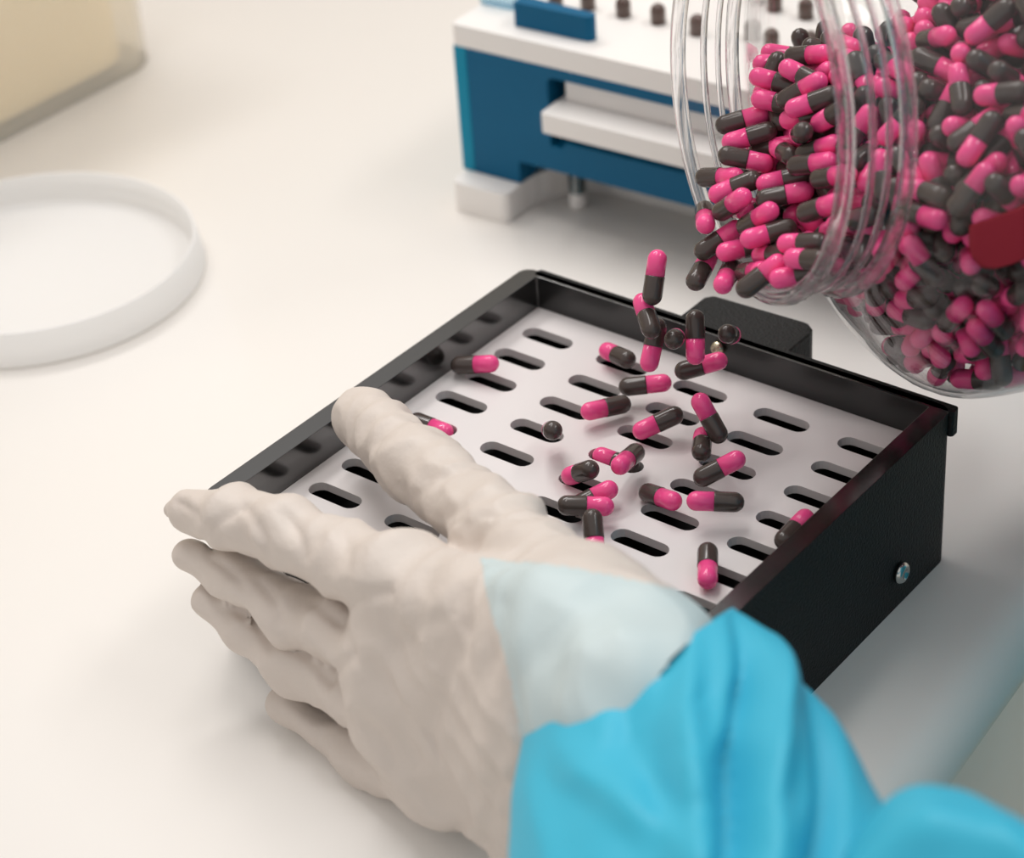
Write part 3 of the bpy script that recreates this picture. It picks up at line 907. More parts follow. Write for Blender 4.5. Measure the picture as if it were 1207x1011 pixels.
140.1 153.7 88.0 0.13 -0.91 -0.40
260.2 63.6 69.3 0.93 -0.34 0.15
207.0 82.0 151.3 -0.44 -0.32 0.84
128.4 141.3 72.8 0.88 0.47 0.01
151.3 -1.4 69.7 0.51 -0.65 -0.56
260.6 34.5 138.8 0.55 -0.83 -0.11
96.2 132.2 118.2 -0.64 -0.04 0.77
227.8 81.8 44.7 -0.58 -0.48 0.65
88.1 50.7 70.0 -0.04 0.11 0.99
193.7 87.4 39.5 -0.57 -0.78 -0.26
223.1 -23.0 110.0 -0.71 0.41 -0.58
139.5 79.0 39.9 0.63 0.72 -0.29
239.2 87.4 70.8 -0.24 0.84 0.48
109.8 44.5 51.4 0.27 0.10 -0.96
186.0 65.6 148.6 0.50 0.79 -0.36
116.2 90.5 159.9 0.46 0.68 -0.57
229.6 57.7 147.2 0.96 -0.15 0.23
117.4 28.8 42.8 -0.17 0.11 0.98
138.3 44.3 32.2 -0.88 0.38 0.27
175.3 125.6 157.0 -0.40 0.82 -0.41
193.9 116.5 79.6 0.28 -0.83 0.49
202.1 17.6 59.9 0.69 0.72 -0.12
256.3 24.1 140.7 -0.69 0.09 0.71
172.1 48.6 162.6 0.59 -0.42 0.69
254.5 69.4 117.7 0.78 0.24 -0.58
196.2 38.1 50.9 -0.21 -0.17 -0.96
241.1 60.5 61.3 -0.26 -0.93 0.26
160.4 11.9 128.4 -0.21 0.67 -0.71
252.9 75.9 159.7 -0.59 -0.41 -0.69
228.7 69.3 156.7 0.22 -0.58 0.79
202.4 108.7 83.8 0.66 0.58 -0.48
75.6 74.6 108.9 0.06 0.01 1.00
157.4 96.3 154.0 -0.09 0.04 1.00
257.6 39.5 88.7 -0.80 -0.37 -0.48
260.4 57.9 100.5 0.33 0.26 -0.91
137.3 11.1 129.3 0.67 -0.58 -0.46
111.7 113.9 87.1 -0.10 -0.14 0.99
239.6 93.6 140.5 -0.15 0.43 -0.89
232.3 54.8 48.9 0.09 0.57 -0.81
117.8 144.4 153.9 0.37 0.57 0.73
179.4 103.8 31.3 -0.55 0.53 0.65
230.9 86.5 115.8 0.68 0.17 -0.72
271.9 67.2 122.7 -0.73 0.05 0.68
265.8 55.7 130.3 0.76 -0.19 0.62
82.9 75.9 73.6 -0.15 -0.45 0.88
229.5 -2.1 124.3 -0.56 -0.05 -0.83
250.4 51.2 69.4 0.68 -0.72 -0.16
268.7 67.8 79.9 -0.40 0.63 0.66
229.4 94.7 88.6 -0.09 -0.99 0.13
174.3 122.5 38.7 -0.05 -0.04 1.00
151.3 149.2 108.3 -0.39 0.91 -0.14
143.8 151.7 136.7 0.34 -0.94 0.03
113.0 89.2 69.4 0.41 -0.70 -0.59
107.0 100.5 155.4 -0.73 -0.25 0.63
263.7 69.5 67.8 0.07 0.15 0.99
112.0 143.5 105.3 0.16 -0.96 -0.21
71.6 63.8 94.3 -0.79 -0.34 0.50
266.9 48.3 134.0 0.95 -0.31 0.03
247.6 12.7 119.7 0.68 0.00 0.73
160.5 133.5 118.9 -0.44 0.03 0.90
246.8 57.3 77.2 0.10 -0.99 0.11
195.1 117.3 54.1 0.43 -0.76 -0.48
127.0 -1.6 93.1 0.61 -0.17 0.77
183.0 78.5 44.7 0.91 0.41 -0.02
115.2 73.5 47.4 0.77 -0.59 0.26
171.8 69.0 29.8 0.31 -0.83 0.46
238.5 2.5 151.8 0.21 0.98 0.04
96.1 9.2 102.1 -0.93 -0.09 -0.35
75.4 44.2 114.0 0.49 0.84 -0.21
92.1 55.6 60.2 -0.89 0.30 0.33
190.1 26.3 160.5 0.55 -0.16 0.82
155.3 136.9 44.8 0.05 0.72 0.69
103.5 105.6 67.6 0.11 0.44 0.89
219.2 77.1 36.7 0.90 -0.32 -0.31
120.4 108.4 150.4 0.61 0.61 0.51
154.9 135.5 74.4 0.95 0.32 -0.06
271.6 55.7 123.9 0.32 -0.79 -0.52
103.0 114.3 150.0 0.07 0.60 0.79
244.0 45.3 82.9 0.30 0.90 0.31
104.9 144.8 144.0 -0.21 -0.94 -0.28
238.0 85.6 141.6 -0.55 -0.28 0.79
246.4 85.4 41.5 0.66 -0.47 0.58
103.3 121.9 148.2 -0.05 0.64 0.77
162.6 116.7 34.4 -0.58 -0.68 0.45
183.8 79.5 153.6 0.58 -0.75 -0.31
141.4 119.8 149.0 -0.03 0.87 0.49
175.3 55.5 155.1 0.31 -0.42 0.85
200.8 115.8 144.4 0.14 -0.90 -0.42
221.8 72.8 52.2 -0.15 0.73 0.67
119.6 151.8 113.9 -0.08 -0.55 0.83
194.3 114.3 89.3 0.50 -0.66 0.56
140.7 34.7 32.9 -0.95 -0.25 -0.19
223.3 23.7 67.8 0.50 0.15 -0.85
111.1 148.8 92.1 0.11 -0.07 -0.99
157.8 149.1 146.2 -0.16 -0.41 0.90
228.1 91.9 50.8 0.53 0.77 0.36
197.6 52.6 39.2 0.64 -0.57 0.52
183.5 121.7 122.1 -0.99 -0.08 0.11
108.7 129.3 109.0 0.71 -0.57 0.43
256.5 35.3 160.2 0.01 -0.86 0.50
242.5 92.4 127.6 0.80 -0.05 0.59
77.2 45.6 85.6 0.28 0.57 -0.77
209.3 111.4 132.9 0.99 -0.13 0.06
162.6 132.0 35.1 0.88 0.46 0.10
244.7 29.1 94.3 -0.27 0.55 -0.79
120.3 154.4 140.0 0.29 0.58 -0.76
263.8 50.8 120.9 0.65 0.48 -0.59
204.7 107.6 127.2 0.24 -0.74 0.63
121.0 159.0 152.9 -0.13 0.91 0.39
240.2 3.9 123.6 0.49 0.87 0.07
122.4 76.8 42.1 -0.55 0.42 0.72
92.4 124.6 129.5 0.98 0.17 0.14
203.8 88.2 156.3 0.69 0.47 0.55
253.6 35.5 149.4 0.50 -0.48 0.72
81.8 86.2 159.0 0.36 -0.92 -0.14
169.8 124.7 54.8 0.01 -0.71 -0.71
178.3 15.6 41.6 0.60 0.29 0.74
260.6 75.4 120.2 0.24 0.85 -0.47
85.1 26.5 100.2 -0.28 0.63 0.72
227.1 -3.1 100.1 0.87 -0.21 0.44
249.1 78.2 106.5 0.59 -0.21 -0.78
148.5 72.3 49.1 -0.53 -0.79 -0.31
267.6 72.8 120.3 -0.52 -0.81 -0.27
255.1 29.7 117.3 0.72 0.09 -0.69
262.1 58.4 117.9 -0.31 -0.58 -0.75
118.9 45.1 54.1 0.68 -0.20 -0.70
95.1 123.8 157.1 -0.77 -0.24 -0.60
215.7 32.5 56.6 0.54 0.23 0.81
88.0 107.5 97.2 0.66 0.15 0.74
260.2 31.0 95.8 -0.55 -0.83 0.04
215.8 68.6 46.5 -0.33 0.61 0.72
209.3 106.3 87.1 0.32 0.47 0.82
199.5 76.8 34.8 -0.01 -0.76 -0.65
140.0 136.3 154.9 0.72 -0.08 0.69
124.6 108.0 49.4 -0.96 -0.24 0.12
121.3 136.2 65.3 -0.76 0.14 0.63
232.3 -7.1 137.1 -0.04 0.23 0.97
122.2 85.3 160.6 -0.45 -0.77 -0.46
140.8 110.9 55.2 0.49 -0.64 0.59
177.9 134.2 133.7 0.46 -0.85 -0.26
91.9 92.4 154.8 0.91 0.29 0.30
225.7 11.7 92.6 -0.56 -0.48 -0.68
230.2 7.4 161.4 0.81 -0.56 0.15
216.0 99.5 146.9 0.87 -0.26 0.41
255.3 41.8 115.1 -0.26 0.80 0.54
184.3 91.1 29.6 0.52 -0.47 0.71
190.6 -3.0 133.9 0.01 0.85 0.53
193.8 17.7 54.0 -0.99 -0.04 0.14
191.8 44.4 49.0 -0.99 -0.10 0.09
213.4 30.3 64.6 -0.71 0.69 0.13
100.5 116.6 123.4 0.06 -0.69 0.72
214.8 -12.8 79.2 0.62 -0.72 0.30
155.9 115.6 159.5 0.28 0.92 -0.29
118.9 13.2 120.9 0.89 -0.37 0.28
214.6 100.4 49.9 0.89 0.34 0.30
142.9 126.4 46.8 -0.37 -0.82 0.43
98.1 122.5 109.4 0.51 0.62 -0.59
152.7 114.7 152.7 0.88 -0.16 -0.44
167.9 112.5 152.9 -0.53 -0.13 -0.84
111.8 53.8 52.0 0.31 -0.09 0.95
104.8 66.7 53.3 0.60 0.09 0.79
135.2 35.5 42.8 0.77 0.18 0.62
169.5 134.6 107.8 0.73 0.31 0.60
263.4 41.5 115.5 0.21 0.95 -0.23
266.3 77.3 131.9 -0.34 -0.54 -0.77
124.2 87.3 55.6 0.10 -0.53 0.84
136.4 143.1 95.3 -0.05 0.77 -0.63
174.9 129.2 45.0 0.15 0.03 -0.99
89.2 103.7 146.8 0.71 -0.63 -0.33
172.4 113.6 36.6 0.11 0.29 0.95
113.9 151.1 157.5 -0.15 -0.16 0.98
214.4 26.5 71.5 -0.67 -0.74 0.02
197.1 -1.8 63.8 0.67 0.21 0.71
150.9 122.9 159.4 -0.39 -0.10 -0.92
103.4 108.6 163.6 -0.52 0.85 -0.04
121.3 9.1 71.5 0.63 0.74 -0.22
111.3 141.9 118.1 -0.91 0.41 -0.08
96.8 111.3 117.1 -0.69 -0.39 0.60
162.8 140.1 153.4 -0.92 -0.14 0.37
192.8 102.0 34.6 -0.72 -0.64 -0.26
155.1 33.0 35.0 -0.69 -0.19 -0.70
260.9 60.4 159.6 -0.58 -0.13 0.80
239.9 19.7 128.8 0.49 -0.51 -0.71
230.8 69.2 60.7 -0.89 0.31 -0.34
189.9 100.1 26.5 -0.12 0.96 0.27
123.2 65.7 53.7 0.46 -0.38 -0.80
96.7 42.4 67.1 -0.08 -0.99 0.11
95.8 42.3 51.9 -0.80 -0.24 0.55
128.4 120.6 57.2 0.76 -0.49 0.43
217.7 69.7 156.2 0.60 0.78 -0.17
224.7 91.0 68.4 0.41 0.89 -0.18
192.4 86.1 29.4 -0.71 -0.35 -0.61
133.0 160.6 145.3 -0.79 -0.41 -0.46
250.1 21.0 95.2 0.13 0.83 -0.54
150.9 103.9 50.9 -0.98 0.19 0.11
213.9 107.2 46.8 0.06 -0.11 -0.99
78.0 69.1 83.3 -0.67 0.03 -0.74
129.0 93.7 40.0 0.51 -0.74 -0.43
263.4 35.2 125.9 0.13 -0.98 -0.17
191.6 10.7 144.1 0.11 0.88 -0.46
136.2 -0.9 76.9 0.83 0.55 0.06
143.6 124.9 60.7 -0.92 0.38 0.05
218.9 37.1 148.8 -0.61 -0.75 -0.27
197.1 106.2 28.0 -0.00 -0.83 -0.55
245.2 10.1 138.4 -0.99 0.15 0.06
88.2 63.6 66.0 -0.98 0.01 -0.19
142.9 139.5 92.0 0.85 -0.09 0.51
85.3 86.3 102.0 -0.03 0.03 1.00
141.2 150.9 62.4 0.60 -0.79 0.14
107.9 71.3 160.7 0.44 0.20 0.87
191.5 -5.9 74.6 0.94 -0.18 0.29
228.4 25.4 145.1 -0.87 0.47 0.16
105.1 105.5 149.2 -0.73 -0.64 -0.24
98.9 98.9 90.6 -0.20 -0.25 0.95
252.6 37.1 134.4 -0.86 0.35 0.38
127.6 163.9 123.0 -0.88 -0.44 -0.19
254.1 45.2 144.9 -0.16 -0.21 0.96
129.7 88.7 45.5 0.94 0.03 0.35
116.7 59.0 52.7 0.77 -0.64 -0.05
155.0 14.0 37.9 0.45 0.62 0.64
206.6 79.1 37.8 -0.19 -0.98 0.00
265.7 48.7 151.3 -0.91 -0.20 -0.37
246.5 37.4 94.2 0.63 -0.72 0.28
93.2 85.3 85.9 -0.27 -0.79 -0.55
129.7 70.4 152.6 0.48 0.85 -0.22
109.5 72.7 52.2 -0.78 0.53 -0.32
182.8 116.7 110.8 -0.29 -0.93 0.22
252.8 76.8 54.2 0.52 0.61 -0.61
125.9 154.9 85.6 0.77 -0.04 -0.64
146.1 150.3 102.2 -0.22 -0.73 0.65
147.8 129.4 156.0 0.93 0.08 -0.37
255.2 23.5 130.6 0.03 0.83 0.56
198.3 64.9 155.2 -0.01 -0.76 -0.65
146.7 153.3 149.3 -0.20 -0.95 0.23
136.3 59.0 162.5 -0.30 0.32 0.90
200.5 32.1 41.6 0.22 0.77 -0.59
110.9 149.9 139.6 -0.22 -0.76 -0.62
134.7 6.3 78.1 -0.83 -0.55 -0.04
101.4 87.8 78.2 0.53 0.12 0.84
128.8 100.2 161.3 0.26 -0.90 0.35
146.9 140.1 150.2 0.70 0.43 0.57
268.2 52.0 97.2 -0.36 -0.62 0.70
253.1 60.6 63.5 -0.97 -0.13 0.21
214.7 -22.6 83.4 0.54 0.16 0.82
219.7 49.0 45.7 -0.82 0.56 0.11
232.2 98.3 114.4 0.67 -0.10 0.74
146.8 144.2 85.6 -0.56 -0.80 -0.24
258.0 46.0 110.2 0.57 -0.75 -0.34
88.2 70.2 63.1 -0.55 0.11 0.83
91.7 98.9 158.7 -0.33 0.24 -0.91
279.1 56.1 104.1 0.50 0.86 -0.10
187.8 129.0 123.0 -0.70 0.24 -0.67
247.1 39.9 102.2 0.71 0.54 -0.45
208.6 2.3 152.6 -0.71 0.20 -0.67
231.1 96.3 99.7 -0.57 -0.50 -0.65
253.9 44.0 131.6 0.90 -0.34 0.25
188.2 75.5 159.2 0.57 0.75 -0.34
276.6 73.3 151.5 0.61 -0.73 0.31
226.7 71.2 41.7 0.95 -0.30 -0.08
202.1 113.8 109.6 -0.44 0.86 0.28
210.6 98.2 36.9 -0.49 -0.24 -0.84
271.8 55.3 111.1 -0.92 0.39 -0.08
88.1 69.4 82.5 -0.26 -0.27 -0.93
176.0 119.5 100.5 -0.55 -0.49 -0.68
272.5 57.2 100.5 0.81 0.23 -0.54
143.3 36.5 40.5 -0.06 0.99 -0.12
114.7 138.4 156.9 -0.46 0.75 0.48
148.2 78.3 36.9 0.79 0.49 0.36
216.9 64.1 149.0 -0.54 -0.79 0.29
119.1 152.0 127.3 0.05 -0.47 0.88
217.0 25.7 51.0 0.68 0.72 -0.13
232.2 9.9 136.9 0.32 0.27 -0.91
234.1 5.0 128.8 -0.95 0.06 -0.31
141.3 134.0 55.8 0.18 -0.12 0.98
141.2 59.4 32.7 -0.86 -0.29 0.42
125.7 163.4 99.9 0.92 0.28 -0.29
205.8 31.2 49.0 0.08 -0.76 -0.64
191.7 114.4 104.8 -0.20 -0.13 -0.97
136.5 143.2 156.2 -0.82 -0.57 -0.05
142.8 26.0 33.9 0.93 -0.09 0.36
217.7 86.5 153.6 0.98 0.07 -0.18
213.0 21.0 63.7 0.68 -0.68 -0.26
87.0 42.4 77.9 0.81 0.54 0.23
234.5 96.5 145.1 0.56 -0.03 0.83
206.4 99.8 151.1 -0.09 0.99 0.14
128.7 37.7 138.8 -0.25 0.51 -0.82
225.8 94.8 158.1 0.41 0.10 -0.91
229.3 42.8 152.9 -0.52 -0.02 0.85
237.4 82.9 132.8 0.13 0.51 -0.85
66.6 77.7 102.6 -0.47 0.01 0.88
189.4 117.2 156.1 -0.76 0.22 0.61
221.2 -10.8 151.7 0.14 0.94 0.31
126.0 124.3 159.7 -0.14 0.27 0.95
252.9 72.3 110.7 -0.22 0.79 0.58
233.0 92.5 81.4 -0.94 -0.31 0.15
205.1 104.5 49.4 -0.38 -0.04 0.93
90.0 107.2 154.2 0.75 0.03 -0.67
230.8 84.9 96.2 0.85 0.47 -0.22
143.5 101.2 155.6 0.75 0.23 0.61
256.8 26.7 150.0 -0.71 -0.41 0.58
111.9 141.7 92.7 0.96 -0.13 0.26
224.8 64.1 53.9 -0.88 0.39 0.25
246.9 20.7 130.6 0.19 0.82 -0.54
189.8 117.6 69.3 -0.39 -0.92 -0.07
225.6 0.3 149.5 0.62 -0.67 0.41
262.4 82.0 156.2 0.62 -0.41 -0.67
122.7 21.4 50.8 0.43 -0.55 -0.72
234.3 89.9 47.0 0.17 -0.47 0.87
224.8 95.7 44.0 0.33 -0.91 -0.23
136.9 18.2 46.5 -0.83 -0.20 -0.51
168.7 30.3 33.9 0.89 -0.44 0.12
105.8 135.5 89.7 -0.39 0.05 0.92
121.0 65.8 41.1 0.64 0.21 -0.74
99.9 21.3 74.7 0.95 -0.31 0.08
225.0 -0.6 130.8 0.13 0.86 0.50
234.2 11.1 155.3 -0.53 0.09 -0.84
134.4 95.7 50.9 0.09 -0.03 1.00
106.4 146.2 124.4 0.30 -0.90 0.33
257.2 34.6 101.3 -0.34 0.56 -0.76
231.4 65.3 151.5 -0.93 -0.13 -0.34
95.2 96.7 81.1 0.86 -0.31 -0.41
187.9 57.7 40.7 0.71 0.36 0.61
126.3 151.5 94.6 -0.02 -1.00 -0.04
245.6 35.8 151.0 0.68 0.26 0.69
125.3 108.1 62.4 -0.37 0.07 -0.93
184.0 71.6 37.9 -0.46 -0.81 0.36
189.3 114.4 119.5 0.12 -0.69 0.72
193.9 24.8 153.8 -0.40 -0.67 -0.62
188.5 93.3 154.9 -0.59 0.06 -0.80
97.8 32.2 55.6 -0.21 -0.50 0.84
237.3 72.8 45.1 0.65 -0.75 -0.12
172.6 19.9 43.4 -0.61 -0.51 0.61
180.5 91.2 40.1 -0.82 -0.41 -0.39
235.6 81.3 91.1 0.15 -0.72 0.67
255.8 50.8 93.3 -0.95 -0.25 -0.18
209.2 111.7 147.5 0.10 0.60 0.79
95.6 114.1 99.9 -0.12 0.45 0.88
191.1 109.3 155.4 -0.49 0.34 0.81
208.2 71.1 160.8 0.37 -0.00 0.93
242.7 85.2 91.2 -0.16 -0.51 -0.84
119.2 120.6 76.7 0.45 0.73 0.51
128.0 148.4 69.7 0.68 0.55 0.48
121.2 149.1 81.3 -0.36 0.93 0.01
223.5 27.3 56.5 0.55 0.81 -0.19
125.2 101.3 59.9 0.99 0.04 0.17
266.6 79.0 106.3 0.10 -0.00 0.99
220.5 -13.4 123.4 0.68 -0.56 0.48
231.1 90.1 73.1 0.31 -0.94 -0.15
223.4 88.4 55.9 -0.92 0.15 -0.36
151.4 74.4 156.3 -0.19 0.29 0.94
112.6 34.7 43.2 0.52 0.86 0.03
176.4 81.2 150.2 0.63 0.27 -0.73
250.4 29.2 139.0 0.64 0.56 0.53
133.8 157.6 105.9 -0.94 0.33 0.09
86.5 96.7 97.7 0.63 -0.47 0.62
149.5 112.1 47.7 -0.21 -0.84 -0.50
252.3 17.7 145.0 0.35 0.05 0.93
133.0 152.2 97.1 0.24 0.93 -0.30
237.5 82.9 36.9 -0.38 0.81 -0.44
226.9 -19.9 145.7 -0.13 -0.95 -0.27
238.4 80.4 51.9 -0.18 -0.10 0.98
129.2 60.8 160.2 -0.61 -0.79 -0.05
99.1 111.3 77.7 0.19 0.64 -0.74
263.2 61.0 134.1 0.97 0.17 0.19
171.7 47.2 33.4 -0.57 -0.63 -0.54
245.5 10.8 148.4 -0.10 0.77 0.63
156.6 110.1 48.4 -0.23 -0.11 -0.97
226.6 -2.9 79.2 0.41 0.80 -0.44
243.1 81.9 123.1 -0.17 -0.45 0.88
211.9 14.9 149.5 -0.39 -0.92 0.01
105.6 127.9 122.5 0.89 -0.38 -0.26
226.5 32.8 152.5 -0.30 -0.36 0.88
91.6 40.4 72.7 -0.89 0.10 -0.44
189.8 23.0 49.2 0.31 0.37 0.87
152.4 124.6 37.1 -0.56 0.79 0.23
110.4 104.2 69.9 -0.45 -0.89 -0.12
258.6 72.0 132.4 0.69 0.06 0.72
235.5 39.1 160.3 0.72 0.38 0.58
95.7 92.6 67.6 0.24 0.63 0.74
191.2 61.5 151.5 0.15 -0.11 -0.98
150.5 139.1 117.4 0.90 0.19 -0.40
110.9 77.1 158.3 0.56 -0.50 -0.66
100.3 134.7 132.7 -0.74 0.41 0.52
130.5 82.6 42.3 0.90 -0.03 0.44
117.8 88.8 59.8 0.13 0.53 0.84
102.6 103.3 95.3 0.73 -0.42 -0.54
231.2 -22.4 135.5 -0.19 -0.32 -0.93
245.8 32.1 116.3 0.74 0.67 -0.03
201.0 93.6 30.1 -0.70 0.38 0.60
270.6 59.7 149.7 -0.19 -0.91 -0.37
183.6 49.3 32.2 -0.89 -0.25 -0.38
256.5 75.9 94.5 -0.49 -0.85 -0.18
160.2 19.7 50.3 -0.64 -0.41 0.64
229.0 38.2 68.8 0.03 0.82 -0.57
112.1 157.8 124.4 0.07 0.90 0.43
161.7 119.5 151.5 -0.30 0.43 -0.85
118.8 13.4 53.2 -0.19 0.57 -0.80
169.2 64.1 151.4 -0.59 0.23 -0.77
224.7 97.2 81.3 -0.84 -0.48 0.26
214.3 101.3 69.4 0.51 0.55 0.66
226.1 -23.3 123.9 -0.90 -0.28 0.35
250.7 32.0 129.6 -0.81 0.18 0.56
120.3 114.0 63.2 0.06 0.71 -0.70
243.6 6.3 159.5 0.29 0.91 0.30
109.5 96.5 59.8 -0.29 0.85 -0.44
222.4 53.1 50.7 0.58 -0.80 0.13
108.0 140.8 99.3 -0.44 0.82 0.38
175.1 20.3 51.7 0.82 -0.53 0.20
194.5 50.9 45.6 0.67 0.45 0.59
219.9 15.2 150.0 -0.18 0.09 -0.98
144.6 107.4 152.0 -0.89 0.13 0.43
255.0 58.1 93.9 -0.45 -0.29 0.84
184.7 127.4 157.8 0.82 -0.51 -0.28
278.1 58.2 125.4 0.08 -0.30 0.95
157.6 137.0 98.1 -0.38 -0.28 -0.88
185.0 125.5 138.4 -0.20 0.98 0.03
232.7 0.1 137.3 0.88 -0.22 -0.42
142.6 149.8 118.9 0.27 0.52 -0.81
248.9 81.5 88.6 0.16 0.74 -0.66
98.3 82.2 154.6 0.96 -0.24 0.17
99.9 130.0 143.3 0.54 0.41 -0.73
163.3 112.6 47.4 0.01 -0.95 -0.30
138.2 144.4 109.7 0.09 -0.85 -0.51
138.7 144.1 66.9 0.42 -0.90 -0.06
133.8 145.7 61.1 -0.76 0.60 0.25
85.0 93.3 83.8 0.76 -0.43 -0.49
131.9 155.4 116.4 0.19 0.58 0.79
112.6 152.1 113.8 0.07 -0.98 -0.18
212.1 -23.9 105.9 -0.62 0.56 0.56
223.8 13.2 82.4 0.31 0.55 0.78
150.2 135.0 67.8 -0.28 -0.96 -0.01
191.0 124.9 149.2 -0.79 -0.58 -0.20
257.1 81.0 127.3 0.61 0.47 -0.64
116.1 76.3 58.4 -0.46 0.36 -0.82
232.9 24.4 156.4 -0.79 0.19 -0.58
192.4 64.4 37.9 0.17 0.42 0.89
179.2 96.5 34.8 0.31 0.80 0.52
232.7 -13.6 140.1 -0.57 -0.19 -0.80
254.7 55.4 152.2 -0.28 0.87 -0.40
243.0 2.9 137.6 0.58 -0.30 -0.75
139.2 101.0 53.0 0.39 -0.57 -0.72
193.4 30.4 49.1 -0.89 -0.16 -0.43
237.8 21.4 83.1 -0.70 0.60 -0.39
205.9 34.4 154.5 0.58 0.29 -0.76
77.1 83.6 93.5 0.69 -0.68 0.24
197.8 75.5 42.6 -0.14 -0.72 -0.68
139.3 148.7 100.2 0.58 -0.15 -0.80
241.5 86.5 62.4 -0.38 0.83 0.40
141.9 153.3 128.3 0.83 -0.46 -0.31
213.6 87.9 29.5 0.82 0.45 0.35
98.5 138.9 120.3 0.11 -0.19 0.98
147.8 70.6 32.0 -0.83 -0.54 -0.15
261.4 63.4 148.8 0.20 0.95 0.25
114.2 158.0 132.8 0.76 0.19 -0.62
152.9 28.9 41.1 -0.57 0.52 0.64
101.1 122.7 90.2 -0.33 -0.93 0.16
148.0 117.3 42.4 -0.86 -0.39 -0.32
173.0 127.1 84.2 -0.37 -0.92 0.07
214.9 78.8 30.9 0.71 0.70 -0.12
211.7 93.2 53.2 0.25 0.67 0.70
202.3 99.0 38.2 0.03 0.38 -0.92
269.2 71.5 113.3 -0.69 -0.65 -0.31
171.6 129.6 136.6 0.70 -0.63 0.34
227.8 101.0 132.6 0.08 -0.28 -0.96
164.4 117.3 41.5 -0.35 0.92 0.14
238.4 42.2 153.4 0.30 -0.90 0.33
244.4 85.4 48.8 -0.51 0.70 -0.50
170.7 86.8 149.3 -0.57 -0.78 0.25
94.2 56.5 68.0 -0.87 0.21 0.44
127.8 160.8 113.5 0.96 0.16 -0.24
228.3 -13.6 105.8 0.83 0.24 -0.50
214.6 92.0 149.6 -0.23 0.77 0.59
218.2 104.2 63.8 0.67 -0.44 0.60
76.5 87.0 153.5 -0.71 0.65 0.25
240.8 88.1 82.6 0.59 0.55 0.60
97.4 38.2 60.6 -0.90 -0.42 -0.12
167.3 25.2 39.9 -0.80 -0.53 -0.28
208.5 95.9 86.3 -0.88 0.45 -0.16
124.1 161.5 147.1 0.80 0.18 0.58
229.8 75.5 54.4 0.19 0.36 0.91
147.4 73.3 41.9 0.91 0.36 0.22
275.3 56.4 141.1 -0.67 -0.74 -0.05
211.6 72.2 42.3 0.55 -0.37 -0.75
87.9 91.2 89.7 -0.22 -0.96 -0.17
93.1 44.4 60.9 -0.88 -0.28 0.39
266.8 65.3 92.0 0.79 -0.43 0.44
276.3 57.7 153.0 0.24 -0.41 -0.88
120.2 166.3 117.5 -0.97 -0.13 0.22
122.1 139.0 89.0 -0.65 0.56 -0.51
121.5 54.5 43.9 -0.80 -0.23 -0.55
256.3 68.5 81.9 0.66 0.68 -0.31
265.6 39.2 136.6 0.30 -0.84 -0.45
127.4 149.7 77.8 -0.52 0.81 -0.28
258.5 82.5 141.7 -0.71 -0.28 -0.64
272.5 68.8 107.5 -0.21 -0.90 0.37
120.5 154.1 98.9 -0.75 -0.03 -0.66
97.2 61.4 55.7 -0.85 -0.13 -0.51
92.3 100.2 107.4 -0.13 0.16 -0.98
98.9 69.6 57.4 -0.00 0.43 -0.90
88.7 33.2 73.5 -0.04 -0.18 0.98
127.1 161.1 88.8 -0.93 0.31 0.19
232.4 18.4 152.5 0.98 -0.00 0.19
149.0 146.3 160.1 -0.11 -0.79 0.60
222.0 108.9 157.3 0.96 -0.19 0.21
104.4 109.0 156.7 0.97 -0.15 0.18
176.2 127.7 108.2 0.78 0.07 0.62
148.8 98.1 152.2 0.74 0.62 0.27
117.4 141.7 77.5 -0.53 -0.58 0.62
281.1 67.1 138.2 0.06 -0.49 -0.87
237.8 53.5 157.3 -0.14 0.92 -0.36
144.5 63.2 38.7 -0.89 0.35 -0.28
224.0 -19.4 96.9 -0.24 -0.66 0.71
228.3 31.4 63.0 -0.75 0.23 0.62
219.1 -31.1 118.1 0.50 0.10 -0.86
194.0 113.3 143.1 0.20 -0.98 0.06
197.0 72.6 151.9 -0.81 -0.56 0.20
71.7 89.5 146.9 -0.34 0.93 -0.14
262.1 73.8 107.3 0.65 -0.62 -0.44
126.8 148.2 87.0 0.95 0.02 -0.31
"""
